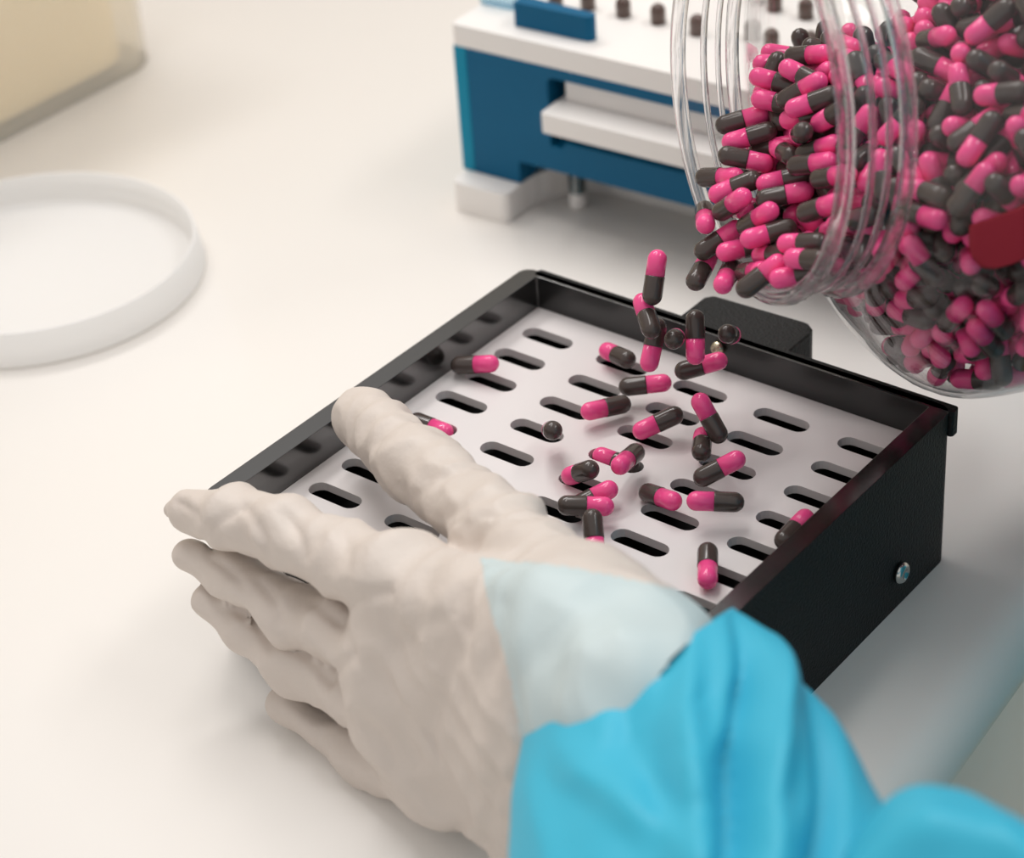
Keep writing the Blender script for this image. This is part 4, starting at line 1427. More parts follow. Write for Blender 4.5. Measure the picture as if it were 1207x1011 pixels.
MOUTH_LABELS = [
 'capsule at the top of the heap in the jar mouth, brown end left',
 'capsule just under the topmost one of the heap, pink end left',
 'pink-ended capsule at the upper left corner of the heap in the jar mouth',
 'capsule standing steeply near the heap top, pink end up, brown end down left',
 'shaded pink capsule mostly hidden under the upper left pink-ended one',
 'capsule with brown end up right against the rim, below the steeply standing one',
 'capsule below the steeply standing one, pink end left, little brown showing',
 'capsule with pink end showing beside the rim, brown end hidden behind it, upper heap',
 'capsule with brown end left, uppermost of three stacked at the far mouth wall',
 'capsule with brown end right, middle of three stacked at the far mouth wall',
 'short-looking pink capsule sunk between the three stacked ones and the rim',
 'level capsule at the rim, brown end left, right of the three stacked ones',
 'capsule with glossy brown end left, lowest of three stacked at the far mouth wall',
 'deeply shaded pink capsule behind the lowest of the three stacked ones',
 'capsule at the far mouth wall just below the three stacked ones, brown end left',
 'pink-ended capsule lying up right at the left of the heap, brown end right',
 'capsule in the middle of the heap, pink end left, brown end up right',
 'pink end lying in line with the middle capsule, beside the rim',
 'level brown-ended capsule whose pink end shows through the clear rim, mid heap',
 'pink end slanting up right below the leftmost slanting capsule of the heap',
 'capsule right below the middle one, pink end up right, brown end left',
 'pink-ended capsule pointing up right in the lower left of the heap centre',
 'capsule pouring over the lip, pink end up right, brown end down left',
 'brown end stub at the left edge of the heap above the pouring one',
 'capsule in the lower heap with its big brown end to the right',
 'glossy pink-ended capsule just above the lip, brown end up right',
 'dark brown end near the rim in the lower half of the heap',
 'pink end poking out left of the clear rim, lower half of the heap',
 'level capsule low by the rim, pink end left, bright streak on it',
 'capsule low in the heap, pink end left, behind the one dropping off the lip',
 'capsule dropping off the lip above the black bracket, brown end down left',
 'capsule low by the rim, second from the lip, pink end left',
 'lowest pink-ended capsule lying on the lip beside the rim',
 'pink-ended capsule dropping below the lip, beside the lowest leftmost brown one',
 'lowest leftmost capsule leaving the jar, brown end pointing down',
 'dark-ended capsule hidden behind the one dropping off the lip',
 'dark stub deep in the left of the heap behind the slanting pink ones']
rows = [tuple(map(float, r.split())) for r in HEAP.strip().split('\n')]
for i, r in enumerate(rows):
    if i < 37: capsule(r[:3], r[3:], MOUTH_LABELS[i], 'capsules heaped in the jar mouth')
    elif i < 263: capsule(r[:3], r[3:], 'pink and brown capsule inside the clear jar behind its plastic wall', 'capsules inside the jar')

# the rest of the filling, deeper in the jar: real capsules too, joined
def bulk(name, prof, material, sg):
    v0, f0 = lathe(prof, 10); V, F = [], []
    for r in rows[263:]:
        q = axis_frame(r[3:]); k = len(V)
        V += [tuple(q @ Vector(p) + Vector(r[:3])) for p in v0]; F += [tuple(i+k for i in p) for p in f0]
    return V, F
lowp = [(r, z) for r, z in dome(RC, hz-RC, 1, 3)]
lowp = [(r if r > 1e-6 else 0, z) for r, z in lowp]
V, F = bulk('x', [(RC, 0)] + lowp, None, 1)
V2_, F2_ = bulk('x', [(r, -z) for r, z in [(RC, 0)] + lowp], None, -1)
nf = len(F); V, F = join((V, F), (V2_, F2_))
fill = mesh_obj('capsule_filling', V, F, None, mats=[M['dark'], M['pink']], smooth=True, idx=[0]*nf + [1]*(len(F)-nf))
fill.location = (0, 0, Z0); fill['kind'] = 'stuff'
tag(fill, 'deeper mass of pink and brown capsules filling the clear jar', 'capsules')

# ---------------------------------------------------------------- jar
JC = (109.9, -25.9, 137.1); yaw, pit = 1.0, -.08
JA = Vector((math.cos(pit)*math.cos(yaw), math.cos(pit)*math.sin(yaw), math.sin(pit)))
jar = thing('capsule_jar', 'large clear plastic jar tipped on its side over the tray, full of capsules', 'jar', W(*JC))
ju = JA.cross(Vector((0, 0, 1))).normalized(); jv = JA.cross(ju)
JM = Matrix((ju, jv, JA)).transposed().to_4x4()
jar.rotation_euler = JM.to_euler()
PRO = [(24, 62), (26, 63), (29.5, 68), (33, 73.5), (37, 79.9), (41, 86), (45, 92.2), (49, 97.5), (52, 100.5), (55, 103), (58, 104.6), (61, 105.5), (65.5, 105.9), (70, 106), (150, 106), (176, 105), (183, 102), (186, 96), (187, 80), (184, 40), (183, 0)]
pin_ = [(s + (0 if s < 60 else 0), r - 1.6) for s, r in PRO if s < 170] + [(174, 103.4), (181, 100.5), (184, 95), (185, 80), (182, 40), (181, 0)]
outp = [(62, 3)] + [(62, 8)] + [(r, s) for s, r in PRO]
innp = [(60.4, 3)] + [(60.4, 24), (61.2, 26)] + [(r, s) for s, r in pin_[2:]]
v, f = lathe(outp + innp[::-1], 96, closed=False)
# close the mouth edge between the two skins
k = len(v); n0 = 96
f += [(i, (i+1) % n0, k-n0+(i+1) % n0, k-n0+i) for i in range(n0)]
mesh_obj('body', v, f, M['jar'], jar, smooth=True)
def ring(name, prof, material):
    v, f = lathe(prof, 96, closed=True)
    return mesh_obj(name, v, f, material, jar, smooth=True)
ring('mouth_rim', [(60.3, .2), (61.2, -.6), (64, -.8), (65.4, .2), (65.6, 2.6), (64.8, 3.8), (62.2, 4.2), (60.3, 3.4)], M['jar_thick'])
ring('thread', [(62.05, 9.5), (63.4, 10.2), (63.4, 11.2), (62.05, 12)], M['jar_thick'])
ring('thread', [(62.05, 15), (63.4, 15.6), (63.4, 16.6), (62.05, 17.2)], M['jar_thick'])
ring('neck_ring', [(62.05, 19.5), (65.2, 20.2), (66.2, 21.4), (66.2, 23), (65, 24), (62.4, 24.1)], M['jar_thick'])
# red label wrapped on the shoulder: outline as (distance along the jar, angle round it)
def rad(s):
    for (a, ra), (b, rb) in zip(PRO, PRO[1:]):
        if a <= s <= b: return ra + (rb-ra)*(s-a)/(b-a)
    return 106
LO = [(36.4, -8.3), (36.6, -11), (37.2, -13.6), (38.4, -16), (40.2, -16.8), (42.2, -15.6), (47.5, -9.4), (52.3, -5.3), (60, -1), (74, 4), (74, 16), (60, 11), (50.5, 4.3), (45.2, .7), (40.4, -3.9), (38, -6.4)]
mid = (sum(a for a, b in LO)/len(LO), sum(b for a, b in LO)/len(LO))
lv, lf = [], []; NR = 10; NB = len(LO)*4
def jp(s, th, o):
    r = rad(s) + o; t = math.radians(-th); return (r*math.cos(t), r*math.sin(t), s)
pts = []
for i in range(len(LO)):
    a, b = LO[i], LO[(i+1) % len(LO)]
    pts += [(a[0]+(b[0]-a[0])*q/4, a[1]+(b[1]-a[1])*q/4) for q in range(4)]
for off in (.45, .15):
    for kk in range(NR+1):
        t = kk/NR
        for p in pts: lv.append(jp(mid[0]+(p[0]-mid[0])*t, mid[1]+(p[1]-mid[1])*t, off))
for lay in range(2):
    base = lay*(NR+1)*NB
    for kk in range(NR):
        for i in range(NB):
            lf.append((base+kk*NB+i, base+kk*NB+(i+1) % NB, base+(kk+1)*NB+(i+1) % NB, base+(kk+1)*NB+i))
for i in range(NB):
    a = NR*NB; b = (NR+1)*NB + NR*NB
    lf.append((a+i, a+(i+1) % NB, b+(i+1) % NB, b+i))
mesh_obj('label', lv, lf, M['label'], jar, smooth=True)['label'] = 'plain dark red label strip'

# ---------------------------------------------------------------- capsule machine
mac = thing('capsule_machine', 'blue and white manual capsule machine behind the tray', 'machine', W(-155.1, 145.7, TAB), (0, 0, math.radians(3.2)))
def mp(name, vf, material, bevel=.6, **k): 
    v, f = vf; return mesh_obj(name, [(x, y, z-TAB) for x, y, z in v], f, material, mac, bevel=bevel, **k)
WM = 250
def arc(cx, cy, r, a0, a1, n=6):
    return [(cx+r*math.cos(math.radians(a0+(a1-a0)*i/n)), cy+r*math.sin(math.radians(a0+(a1-a0)*i/n))) for i in range(n+1)]
half = arc(-1, -8.5, 4, 180, 270) + arc(22, -8.5, 4, 270, 360) + [(26, 6)] + [(27.5, 14), (31, 22), (36, 28.5), (42, 32.5), (50, 34.6), (60, 35)]
outl = half + [(WM-x, y) for x, y in half[::-1]] + [(WM+5, 186), (WM+1, 190), (-1, 190), (-5, 186)]
mp('base_plate', prism([outl], TAB, -35.6), M['white_pl'], bevel=1.6, segs=3)
# front panel in the x-z plane with its opening, stood up
op = [(44.2, -7)] + [(44.2, -11.5), (50.5, -11.5), (52, -8.5)] + [(WM-52, -8.5), (WM-50.5, -11.5), (WM-44.2, -11.5), (WM-44.2, 19)] + arc(WM-47.2, 19.2, 3, 0, 90, 4) + arc(47.2, 19.2, 3, 90, 180, 4)
fo = [(0, -35.4), (25.8, -35.4), (25.8, -24.2), (WM-25.8, -24.2), (WM-25.8, -35.4), (WM, -35.4), (WM, 27.4), (0, 27.4)]
v, f = prism([fo, op], 0, 14)
mp('front_panel', ([(x, z, y) for x, y, z in v], f), M['blue'], bevel=.5)
for x0 in (-6.9, WM+.1):
    mp('side_panel', box(x0, x0+6.8, 0, 185, -35.4, 27.4), M['teal'], bevel=.4)
mp('rear_panel', box(0, WM, 178, 185, -35.4, 27.4), M['blue'], bevel=.4)
mp('top_plate', prism([rrect(-7, WM+7, 0, 190, 2, 4)], 27.5, 37.9), M['white_pl'], bevel=2.2, segs=3)
sl = prism([rrect(47.6, WM-47.6, -12, 60, 2, 3)], 1.3, 10.8)
mp('slider', sl, M['white_pl'], bevel=1.4, segs=3)
mp('slider_wall', box(50.8, WM-50.8, 4.2, 20, 10.9, 21), M['white_pl'], bevel=.5)
bl = [(21.1, 10.3), (57, 10.7)] + arc(58.6, 13.9, 3.1, -80, 60, 5) + [(21.1, 18.2)]
mp('stop_block', prism([bl], 37.95, 49.6), M['blue'], bevel=.5)
mp('acrylic_block', box(-7.5, 10.5, 23.5, 31, 37.95, 58), M['acrylic'], bevel=.4)
v, f = lathe([(0, 0), (3.2, 0), (3.2, 7.0), (2.7, 7.5), (2.2, 7.2), (0, 7.0)], 20)
o = mesh_obj('locating_pin', v, f, M['blue'], mac, smooth=False); o.location = (.1467, .0215, (37.95-TAB)*.001)
pr = [(0, -43), (3.3, -43)]
z = -43
while z < -26: pr += [(4.0, z+.5), (3.2, z+1.1)]; z += 1.3
pr += [(3.2, -23), (0, -23)]
v, f = lathe([(r, z-TAB) for r, z in pr], 16)
bo = mesh_obj('bolt', v, f, M['steel'], mac, smooth=False); bo.location = (.0452, .0177, 0)
v, f = lathe([(0, .1), (3.7, .1), (4.2, .8), (4.2, 6.4), (3.5, 7.5), (0, 7.5)], 16)
bt = mesh_obj('rubber_tip', v, f, M['white_pl'], bo, smooth=False)
# capsule ends standing in the plate's holes
v, f = lathe([(0, 0), (3.45, 0)] + dome(3.45, 5.85, 1), 18)
spots = [((26, 36), 'brown capsule end in the machine plate behind the blue stop block, first of its row'),
 ((40, 41.4), 'brown capsule end in the machine plate behind the blue stop block, second of its row'),
 ((58.8, 41.5), 'brown capsule end in the white machine plate just right of the blue stop block'),
 ((76.7, 42.1), 'tall brown capsule end in the white machine plate just left of the jar mouth'),
 ((98.3, 39.7), 'brown capsule end seen through the clear left edge of the jar mouth'),
 ((134.5, 41.1), 'brown capsule end just behind the small blue pin'),
 ((150.6, 46.3), 'brown capsule end nearly hidden by the top of the capsule heap'),
 ((116, 77), 'brown capsule end of the rear row seen through the jar mouth, left one'),
 ((132.4, 75.9), 'brown capsule end of the rear row seen through the jar mouth, right one'),
 ((105.1, 81), 'brown capsule end cut by the top of the picture inside the jar mouth'),
 ((122.5, 46), 'brown capsule end seen through the ridged neck of the jar'),
 ((40, 77), 'brown capsule end far back on the white machine plate'),]
src = None
ca, sa = math.cos(math.radians(3.2)), math.sin(math.radians(3.2))
for (x, y), lab in spots:
    if src is None: src = o = mesh_obj('capsule_end', v, f, M['brown'], smooth=True)
    else: o = src.copy(); COL.objects.link(o)
    o.location = W(-155.1 + x*ca - y*sa, 145.7 + x*sa + y*ca, 37.95)
    tag(o, lab, 'capsule', 'capsule ends in the machine plate')

# ---------------------------------------------------------------- lid
v, f = lathe([(0, 0), (75.6, 0), (77.2, .8), (77.2, 2), (74.6, 15.6), (74.0, 16.2), (73.2, 15.8), (73.6, 10), (71.8, 9.2), (72.6, 4), (70, 2.2), (0, 2.0)], 96)
lid = mesh_obj('jar_lid', v, f, M['lid'], smooth=True); lid.location = W(-281, -18.5, TAB+.1)
tag(lid, 'round translucent white jar lid lying upside down on the worktop', 'lid')

# ---------------------------------------------------------------- tub
tub = thing('powder_tub', 'translucent tub filled with cream powder, out of focus on the worktop', 'container', W(-520, 0, TAB))
ox = lambda vf: ([(x+520, y, z-TAB) for x, y, z in vf[0]], vf[1])
v, f = ox(prism([rrect(-640, -403, -160, 188, 26, 8), rrect(-637.4, -405.6, -157.4, 185.4, 23.4, 8)], TAB, 110)); mesh_obj('wall', v, f, M['tub'], tub)
v, f = ox(prism([rrect(-637.2, -405.8, -157.2, 185.2, 23, 8)], TAB, TAB+2.5)); mesh_obj('bottom', v, f, M['tub'], tub)
v, f = ox(prism([rrect(-634, -409.5, -154, 172, 22, 8)], TAB+6, 92)); mesh_obj('powder', v, f, M['cream'], tub, bevel=4)
v, f = ox(prism([rrect(-644, -399, -164, 192, 29, 8), rrect(-637.4, -405.6, -157.4, 185.4, 23.4, 8)], 104, 110)); mesh_obj('rim', v, f, M['tub'], tub)

# ---------------------------------------------------------------- gloved hand
J = {"i_tip": [-18.3, -173.0, 16.2, 7.8], "i_dip": [1.8, -174.0, 22.3, 9.9], "i_pip": [30.1, -175.0, 28.0, 10.8], "i_mcp": [82.1, -181.0, 32.6, 13.5], "m_tip": [-18.2, -176.0, -0.3, 6.8], "m_dip": [2.6, -177.0, 0.0, 8.8], "m_pip": [32.1, -180.0, -0.3, 10], "m_mcp": [83.4, -186.0, 8.2, 13], "r_tip": [-8.5, -179.0, -12.7, 6.4], "r_dip": [9.6, -181.0, -15.1, 7.8], "r_pip": [35.7, -183.0, -19.0, 8.8], "r_mcp": [88.0, -190.0, -10.8, 12], "l_tip": [26.0, -184.0, -40.4, 6.3], "l_dip": [43.4, -185.0, -42.8, 7.3], "l_pip": [62.0, -187.0, -41.8, 7.8], "l_mcp": [102.4, -193.0, -28.5, 11.5], "i_t2": [-28.5, -172.0, 12.3, 3.0], "i_t3": [-21.0, -173.0, 19.0, 3.8], "w1": [161.5, -195.0, 54.3, 19], "w2": [161.6, -200.0, 33.2, 21], "w3": [151.5, -198.0, 4.3, 18], "w4": [143.7, -200.0, -16.7, 12], "f0": [184.9, -192.0, 61.3, 10], "f1": [193.8, -208.0, 57.3, 21], "f2": [184.0, -212.0, 25.0, 17], "t_tip": [-0.2, -104.3, 22.0, 10.9], "t_ip": [41.7, -124.0, 29.0, 13.0], "t_mcp": [96.5, -148.2, 39.0, 13.0], "t_cmc": [150.8, -176.6, 52.0, 13]}
def grid_sdf(lo, hi, h, fn):
    nx, ny, nz = [int(math.ceil((hi[i]-lo[i])/h))+1 for i in range(3)]
    X, Y, Z = np.meshgrid(lo[0]+h*np.arange(nx), lo[1]+h*np.arange(ny), lo[2]+h*np.arange(nz), indexing='ij')
    return fn(X.astype(np.float32), Y.astype(np.float32), Z.astype(np.float32))
def cone(X, Y, Z, a, b):
    ax, ay, az, ra = a; bx, by, bz, rb = b
    dx, dy, dz = bx-ax, by-ay, bz-az; L2 = dx*dx+dy*dy+dz*dz
    t = np.clip(((X-ax)*dx+(Y-ay)*dy+(Z-az)*dz)/L2, 0, 1)
    return np.sqrt((X-ax-t*dx)**2+(Y-ay-t*dy)**2+(Z-az-t*dz)**2) - (ra+(rb-ra)*t)
def smin(a, b, k):
    h = np.clip(.5+.5*(b-a)/k, 0, 1); return b+(a-b)*h - k*h*(1-h)
def surface_nets(F, lo, h):
    S = F < 0; nx, ny, nz = F.shape
    cnt = np.zeros((nx-1, ny-1, nz-1), np.float32); acc = np.zeros((nx-1, ny-1, nz-1, 3), np.float32)
    cor = [(i, j, k) for i in (0, 1) for j in (0, 1) for k in (0, 1)]
    sub = lambda A, c: A[c[0]:nx-1+c[0], c[1]:ny-1+c[1], c[2]:nz-1+c[2]]
    for a in cor:
        for ax in range(3):
            if a[ax]: continue
            b = tuple(a[i]+(1 if i == ax else 0) for i in range(3))
            Fa, Fb = sub(F, a), sub(F, b); m = (Fa < 0) != (Fb < 0)
            t = np.where(m, Fa/np.where(m, Fa-Fb, 1), 0)
            cnt += m
            for i in range(3): acc[..., i] += np.where(m, a[i]+(t if i == ax else 0), 0)
    act = cnt > 0; ids = -np.ones(cnt.shape, int); ids[act] = np.arange(act.sum())
    ii = np.argwhere(act); V = (ii + acc[act]/cnt[act][:, None])*h + np.array(lo)
    faces = []
    for ax in range(3):
        o1, o2 = [(1, 2), (2, 0), (0, 1)][ax]
        s0 = [slice(None)]*3; s1 = [slice(None)]*3; s0[ax] = slice(0, -1); s1[ax] = slice(1, None)
        ch = S[tuple(s0)] != S[tuple(s1)]
        e = np.argwhere(ch); e = e[(e[:, o1] > 0) & (e[:, o2] > 0) & (e[:, o1] < F.shape[o1]-1) & (e[:, o2] < F.shape[o2]-1)]
        d1 = np.zeros(3, int); d1[o1] = 1; d2 = np.zeros(3, int); d2[o2] = 1
        q = [e-d1-d2, e-d2, e, e-d1]
        quad = np.stack([ids[tuple(c.T)] for c in q], 1)
        flip = ~S[tuple(s0)][tuple(e.T)]
        quad[flip] = quad[flip][:, ::-1]
        faces.append(quad)
    return V, np.concatenate(faces)
def hand_fn(X, Y, Z):
    c = lambda a, b: cone(X, Y, Z, J[a], J[b])
    palm = None
    for a, b in (('i_mcp', 'w1'), ('m_mcp', 'w2'), ('r_mcp', 'w3'), ('l_mcp', 'w4'), ('i_mcp', 'm_mcp'), ('m_mcp', 'r_mcp'), ('r_mcp', 'l_mcp'), ('w1', 'w2'), ('w2', 'w3'), ('w3', 'w4'), ('w1', 'f1'), ('w3', 'f2'), ('w2', 'f1')):
        d = c(a, b); palm = d if palm is None else smin(palm, d, 14)
    th = smin(smin(c('t_tip', 't_ip'), c('t_ip', 't_mcp'), 5), c('t_mcp', 't_cmc'), 8)
    palm = smin(palm, th, 9)
    palm = smin(palm, c('t_cmc', 'w1'), 14)
    palm = smin(palm, c('t_cmc', 'f0'), 14); palm = smin(palm, c('f0', 'f1'), 16); palm = smin(palm, c('w1', 'f0'), 14)
    fs = []
    for p in 'imrl':
        d = smin(smin(c(p+'_tip', p+'_dip'), c(p+'_dip', p+'_pip'), 4), c(p+'_pip', p+'_mcp'), 6)
        if p == 'i': d = smin(d, smin(c('i_t3', 'i_t2'), c('i_t3', 'i_dip'), 3), 4)
        fs.append(d)
    # neighbouring fingers never fuse: each keeps a cleft against the next
    out = None
    for i, d in enumerate(fs):
        g = d
        for j, e in enumerate(fs):
            if abs(i-j) == 1:
                xw = np.clip((70 - X)/12, 0, 1)             # clefts end at the knuckles
                g = np.where(xw > 0, np.maximum(g, (d-e)*.5 + .4*xw - (1-xw)*8), g)
        out = g if out is None else np.minimum(out, g)
    return smin(out, palm, 5)
H_ = 1.25
lo = (-36, -252, -52); hi = (225, -88, 96)
F = grid_sdf(lo, hi, H_, hand_fn)
F = np.maximum(F, np.asarray(0, np.float32)-9e3)
V, Q = surface_nets(F, lo, H_)
# smooth a little, then crease like thin loose nitrile
def vnormals(V, Q):
    n = np.cross(V[Q[:, 2]]-V[Q[:, 0]], V[Q[:, 3]]-V[Q[:, 1]])
    N = np.zeros_like(V)
    for k in range(4): np.add.at(N, Q[:, k], n)
    return N/np.maximum(np.linalg.norm(N, axis=1), 1e-9)[:, None]
def laplace(V, Q, it, w):
    for _ in range(it):
        A = np.zeros_like(V); C = np.zeros(len(V))
        for a, b in ((0, 1), (1, 2), (2, 3), (3, 0)):
            np.add.at(A, Q[:, a], V[Q[:, b]]); np.add.at(A, Q[:, b], V[Q[:, a]])
            np.add.at(C, Q[:, a], 1); np.add.at(C, Q[:, b], 1)
        V = V + w*(A/np.maximum(C, 1)[:, None]-V)
    return V
V = laplace(V, Q, 3, .5)
N = vnormals(V, Q)
def ridged(p, s, seed):
    return 1 - abs(noise.noise(Vector((p[0]/s[0]+seed, p[1]/s[1], p[2]/s[2]))))*2.2
disp = np.zeros(len(V))
for i, p in enumerate(V):
    th_ = p[1] > -160                                     # thumb: folds run across it
    if th_: a = ridged((p[0]*.75+p[2]*.3-p[1]*.3, p[1], p[2]), (11, 40, 40), 3); b = ridged(p, (15, 13, 13), 9)
    else:   a = ridged((p[0]*.8+p[2]*.6, p[1], p[2]-.4*p[0]), (13, 40, 22), 1); b = ridged(p, (26, 26, 17), 5)
    c_ = noise.noise(Vector(p/34))
    disp[i] = (.8 if th_ else 1.0)*max(a, -.4) + (1.1 if th_ else 1.6)*max(b, -.4) + 1.4*c_ - 1.1
# single folds of the loose glove: (start, end, depth, width)
FOLDS = [[[24.1, -121.5, 30.0], [32.9, -100.7, 30.0], -0.8450000000000001, 2.2], [[58.3, -141.8, 35.0], [65.9, -109.5, 35.0], -1.1700000000000002, 2.4], [[80.0, -153.6, 40.0], [91.6, -117.7, 40.0], -1.1700000000000002, 2.4], [[100.4, -164.2, 45.0], [110.2, -131.7, 45.0], -0.9750000000000001, 2.4], [[0.0, -100.9, 22.0], [5.0, -85.6, 22.0], -0.65, 2], [[48.3, -126.1, 30.0], [48.5, -101.7, 30.0], 0.65, 2.5], [[70.1, -145.3, 36.0], [77.8, -111.2, 36.0], 0.65, 2.5], [[-21.6, -173.0, 17.7], [-11.3, -173.0, 9.5], -1.2, 2], [[-7.5, -175.0, 8.7], [16.5, -175.0, 35.4], -1.3, 2], [[13.7, -176.0, 31.6], [22.8, -176.0, 18.2], -1.2, 2], [[32.7, -178.0, 38.6], [41.3, -178.0, 23.6], -1.2, 2.2], [[58.7, -180.0, 45.1], [62.8, -180.0, 23.8], -1.0, 2.5], [[-3.3, -178.0, 5.3], [7.3, -178.0, -0.9], -1.1, 1.8], [[21.0, -181.0, 6.8], [26.7, -181.0, -4.8], -1.3, 2], [[50.7, -186.0, 14.1], [67.2, -186.0, 4.3], -1.4, 2.2], [[11.6, -182.0, -8.9], [21.8, -182.0, -17.0], -1.2, 1.8], [[38.1, -186.0, -8.7], [50.0, -186.0, -15.7], -1.3, 2], [[66.1, -192.0, 22.4], [94.5, -192.0, 44.9], -1.4, 2.5], [[61.4, -194.0, -3.8], [86.4, -194.0, 19.4], -1.5, 2.5], [[79.0, -196.0, -12.6], [87.9, -196.0, -25.8], -1.2, 2.4], [[125.5, -202.0, 47.6], [104.7, -202.0, -12.9], -1.6, 3.2], [[144.8, -206.0, 67.8], [130.5, -206.0, 16.2], -1.3, 3.2], [[140.5, -206.0, 16.2], [130.4, -206.0, -27.7], -2.4, 3.0], [[125.2, -204.0, -9.6], [117.9, -204.0, -30.7], -1.8, 2.6], [[149.4, -208.0, 30.0], [140.4, -208.0, -3.7], 1.3, 3.0], [[97.7, -200.0, 29.2], [122.8, -200.0, 52.9], -1.0, 3.0]]
TC = np.array((.49, -.59, .64)); TC /= np.linalg.norm(TC)
for a, b, am, w in FOLDS:
    a = np.array(a); b = np.array(b); d = b-a; d -= TC*(d@TC); L_ = np.linalg.norm(d); d /= L_
    q = np.cross(d, TC); r_ = V-a; al = r_@d; ac = r_@q; de = r_@TC
    end = np.exp(-(np.maximum(0, np.maximum(-al, al-L_))/3.5)**2)
    ac = ac + 1.2*np.sin(al/5.0)
    disp += am*np.exp(-(ac/w)**2)*end*(np.abs(de) < 30)
V = V + N*disp[:, None]
V = laplace(V, Q, 1, .4)
V[:, 2] = np.maximum(V[:, 2], TAB + .25)
# the gauntlet of the glove lies over the gown and looks pale blue
A_, B_ = np.array((136.5, -205, 76.)), np.array((150, -205, 22.))
dirn = B_-A_; nrm = np.cross(dirn, np.array((.49, -.59, .64))); nrm /= np.linalg.norm(nrm)
if nrm[0] < 0: nrm = -nrm
P1, P2 = np.array((124., -190, 63.5)), np.array((184., -190, 78.))
nr2 = np.cross(P2-P1, np.array((.49, -.59, .64))); nr2 /= np.linalg.norm(nr2)
if nr2[2] > 0: nr2 = -nr2
wav = np.array([noise.noise(Vector(p/20))*2.0 for p in V])
m1 = np.minimum((V-A_)@nrm + wav, (V-P1)@nr2 + 3 + wav*.5)
isc = m1[Q].mean(1) > 0
keep = ~((V[Q][:, :, 0].mean(1) > 206))
N = vnormals(V, Q)
person = thing('person', 'person in a pale glove and cyan gown sleeve gripping the black tray', 'person', W(180, -200, 40))
def sub_mesh(name, V, Q, material):
    used, inv = np.unique(Q, return_inverse=True)
    me = bpy.data.meshes.new(name)
    me.from_pydata(((V[used]-np.array((180, -200, 40)))*.001).tolist(), [], inv.reshape(Q.shape).tolist())
    me.materials.append(material); me.polygons.foreach_set('use_smooth', [True]*len(me.polygons)); me.update()
    o = bpy.data.objects.new(name, me); COL.objects.link(o); o.parent = person
    return o
g = sub_mesh('gloved_hand', V, Q[keep & ~isc], M['glove']); g['label'] = 'left hand in a loose pale nitrile glove'
V2 = V + N*.7*np.clip(m1/3, 0, 1)[:, None]
g = sub_mesh('glove_cuff', V2, Q[keep & isc], M['cuff']); g['label'] = 'glove cuff stretched over the gown, pale blue'

# ---------------------------------------------------------------- gown sleeve
def catmull(P, t):
    n = len(P)-1; i = min(int(t), n-1); u = t-i
    p0, p1, p2, p3 = P[max(i-1, 0)], P[i], P[i+1], P[min(i+2, n)]
    return .5*((2*p1)+(-p0+p2)*u+(2*p0-5*p1+4*p2-p3)*u*u+(-p0+3*p1-3*p2+p3)*u**3)
TOC = np.array((.49, -.59, .64))
def loft(rings, nu, nv, fold):
    A = np.array([r[0] for r in rings], float); B = np.array([r[1] for r in rings], float); D = np.array([r[2] for r in rings], float)
    V = []; n = len(rings)-1
    for j in range(nv+1):
        t = n*j/nv; a = catmull(A, t); b = catmull(B, t); d = catmull(D, t)
        c = (a+b)/2; e1 = (b-a)/2; h = np.linalg.norm(e1); x = e1/h
        z = TOC - x*(TOC@x); z /= np.linalg.norm(z)
        for i in range(nu):
            ph = 2*math.pi*i/nu
            k = fold(math.cos(ph), math.sin(ph), t)
            cx, cz = math.cos(ph), math.sin(ph)
            V.append(c + x*h*cx + z*(d*cz) + (x*cx*.25+z*cz)*k)
    F = [(j*nu+i, j*nu+(i+1) % nu, (j+1)*nu+(i+1) % nu, (j+1)*nu+i) for j in range(nv) for i in range(nu)]
    return V, F
SR = [[(167.2, -227.5, 47.2), (196.2, -169.8, 65.8), 31], [(177.7, -246.0, 46.3), (217.6, -177.6, 67.0), 36],
      [(189.7, -262.8, 46.3), (235.4, -188.2, 65.2), 42], [(203.4, -280.5, 45.0), (254.2, -200.3, 60.7), 46],
      [(217.8, -297.1, 44.7), (271.4, -215.1, 59.6), 48], [(239.5, -320.8, 42.9), (292.8, -236.1, 59.0), 50], [(275, -335, 45), (325, -245, 64), 46], [(325, -325, 60), (352, -235, 90), 40]]
def gauss(x, w): return math.exp(-(x/w)**2)
def tent(x, w): return math.sqrt(.02+max(0, 1-abs(x)/w)**2)-.14
def fold1(u, s, t):
    # u: -1 at the lower edge of the sleeve, +1 at the upper; ridges fan out from the tight upper corner
    r2 = .45-.35*t if t < 1 else .1-.12*(t-1)
    va = .95-.34*t if t < 2 else .27-.2*(t-2)
    r3 = 1.25-.34*t if t < 2.8 else .30-.15*(t-2.8)
    vb = 1.4-.25*t
    r4 = -.85+.24*t
    k = 9.0*tent(u-r2, .2) - 10.0*tent(u-va, .16) + 8.0*tent(u-r3, .2)*min(1, t/1.2) - 9*tent(u-vb, .16)*min(1, t/1.5)
    k += 6*tent(u-r4, .2) - 5.0*tent(u-(r4+r2)/2, .2) + 3*tent(u+.95-.05*t, .12)
    k += 1.8*noise.noise(Vector((u*3.1, t*1.4, s+2)))
    return 1.3*k*(s > -.3)*min(1, .12+t*.75)
v1, f1 = loft(SR, 128, 98, fold1)
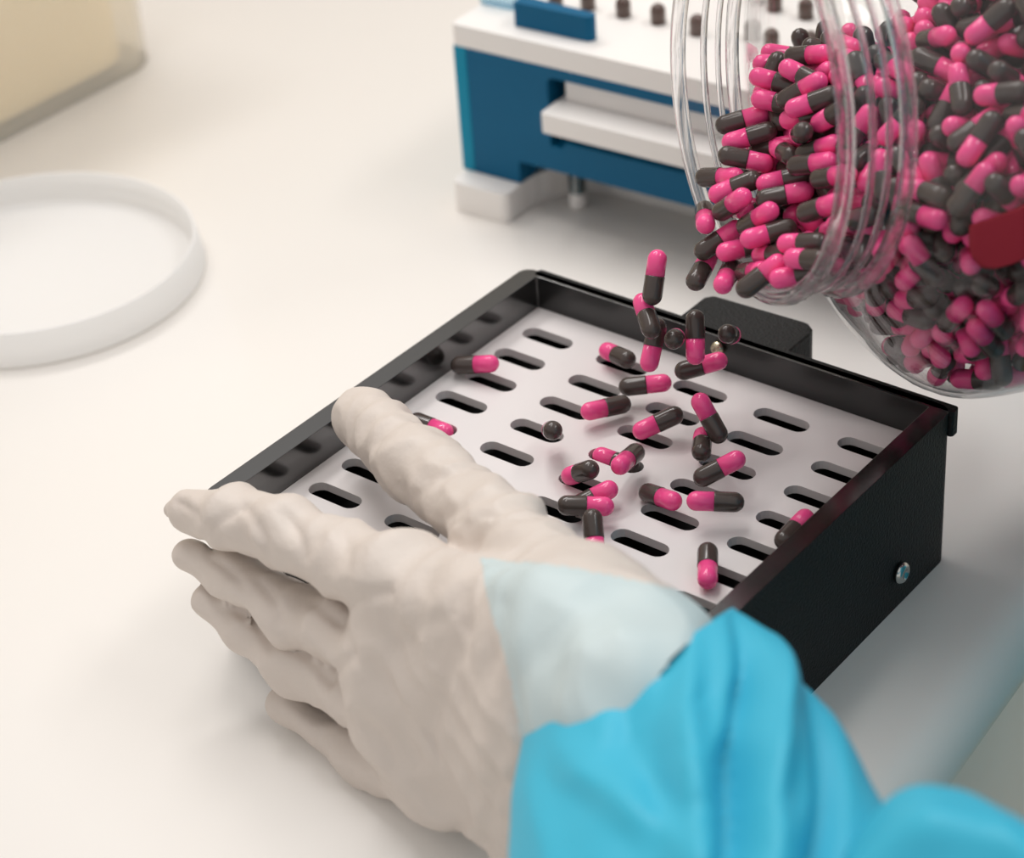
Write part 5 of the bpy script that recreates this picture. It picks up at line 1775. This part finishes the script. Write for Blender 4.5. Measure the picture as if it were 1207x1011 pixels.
# inner turn-back of the sleeve opening, so the film has an edge
nu = 128
f1.append(tuple(98*nu+i for i in range(nu)))
inn = []
for j in range(8):
    for i in range(nu):
        p = np.array(v1[j*nu+i]); c = np.mean([v1[j*nu+q] for q in range(0, nu, 8)], axis=0); inn.append(p + (c-p)*.045)
k0 = len(v1); v1 += inn
f1 += [(k0+j*nu+i, k0+(j+1)*nu+i, k0+(j+1)*nu+(i+1) % nu, k0+j*nu+(i+1) % nu) for j in range(7) for i in range(nu)]
f1 += [(i, k0+i, k0+(i+1) % nu, (i+1) % nu) for i in range(nu)]
GR = [[(274.1, -243.6, 68.6), (306.2, -287.3, 52.7), 30], [(279.8, -230.8, 83.1), (316.9, -280.5, 58.7), 30],
      [(291.4, -225.8, 87.9), (330.3, -275.4, 62.8), 30], [(303.5, -226.0, 87.8), (343.6, -270.7, 67.2), 30],
      [(315.5, -228.2, 84.7), (354.9, -266.6, 70.8), 30], [(330.3, -234.2, 80.3), (367.7, -266.4, 73.9), 28], [(352, -222, 92), (398, -252, 76), 34], [(366, -160, 160), (428, -188, 125), 44], [(380, -85, 285), (455, -105, 255), 52], [(395, -35, 370), (470, -40, 345), 50]]
def fold2(u, s, t):
    return 3*gauss(u+.55-.1*t, .2) - 3*gauss(u+.1, .2) + 2.5*noise.noise(Vector((u*2.5, t*1.1, s+7)))
v2, f2 = loft(GR, 96, 90, fold2)
for j in (0, 90):
    f2.append(tuple(j*96+i for i in range(96)))
def gown(name, v, f):
    v = [tuple(np.array(p)-np.array((180, -200, 40))) for p in v]
    o = mesh_obj(name, v, f, M['gown'], person, smooth=True)
    return o
gown('gown_sleeve', v1, f1)
gown('gown_fold', v2, f2)
# the wearer stands at the worktop's edge; only the sleeve reaches into the picture
V3, F3 = [], []
TR = [(-760, 120, 200), (-500, 122, 205), (-250, 128, 205), (-60, 132, 205), (120, 130, 205), (280, 125, 215), (380, 110, 212), (440, 85, 170), (470, 62, 90), (500, 58, 62)]
for kz, (z, a, b) in enumerate(TR):
    for i in range(64):
        ph = 2*math.pi*i/64; w = 1 + .03*noise.noise(Vector((math.cos(ph)*2.2, math.sin(ph)*2.2, z/260)))
        V3.append((430 + a*w*math.cos(ph), 75 + b*w*math.sin(ph), z))
for kz in range(len(TR)-1):
    F3 += [(kz*64+i, kz*64+(i+1) % 64, (kz+1)*64+(i+1) % 64, (kz+1)*64+i) for i in range(64)]
F3 += [tuple(range(64)), tuple(range((len(TR)-1)*64, len(TR)*64))]
gown('gown_body', V3, F3)
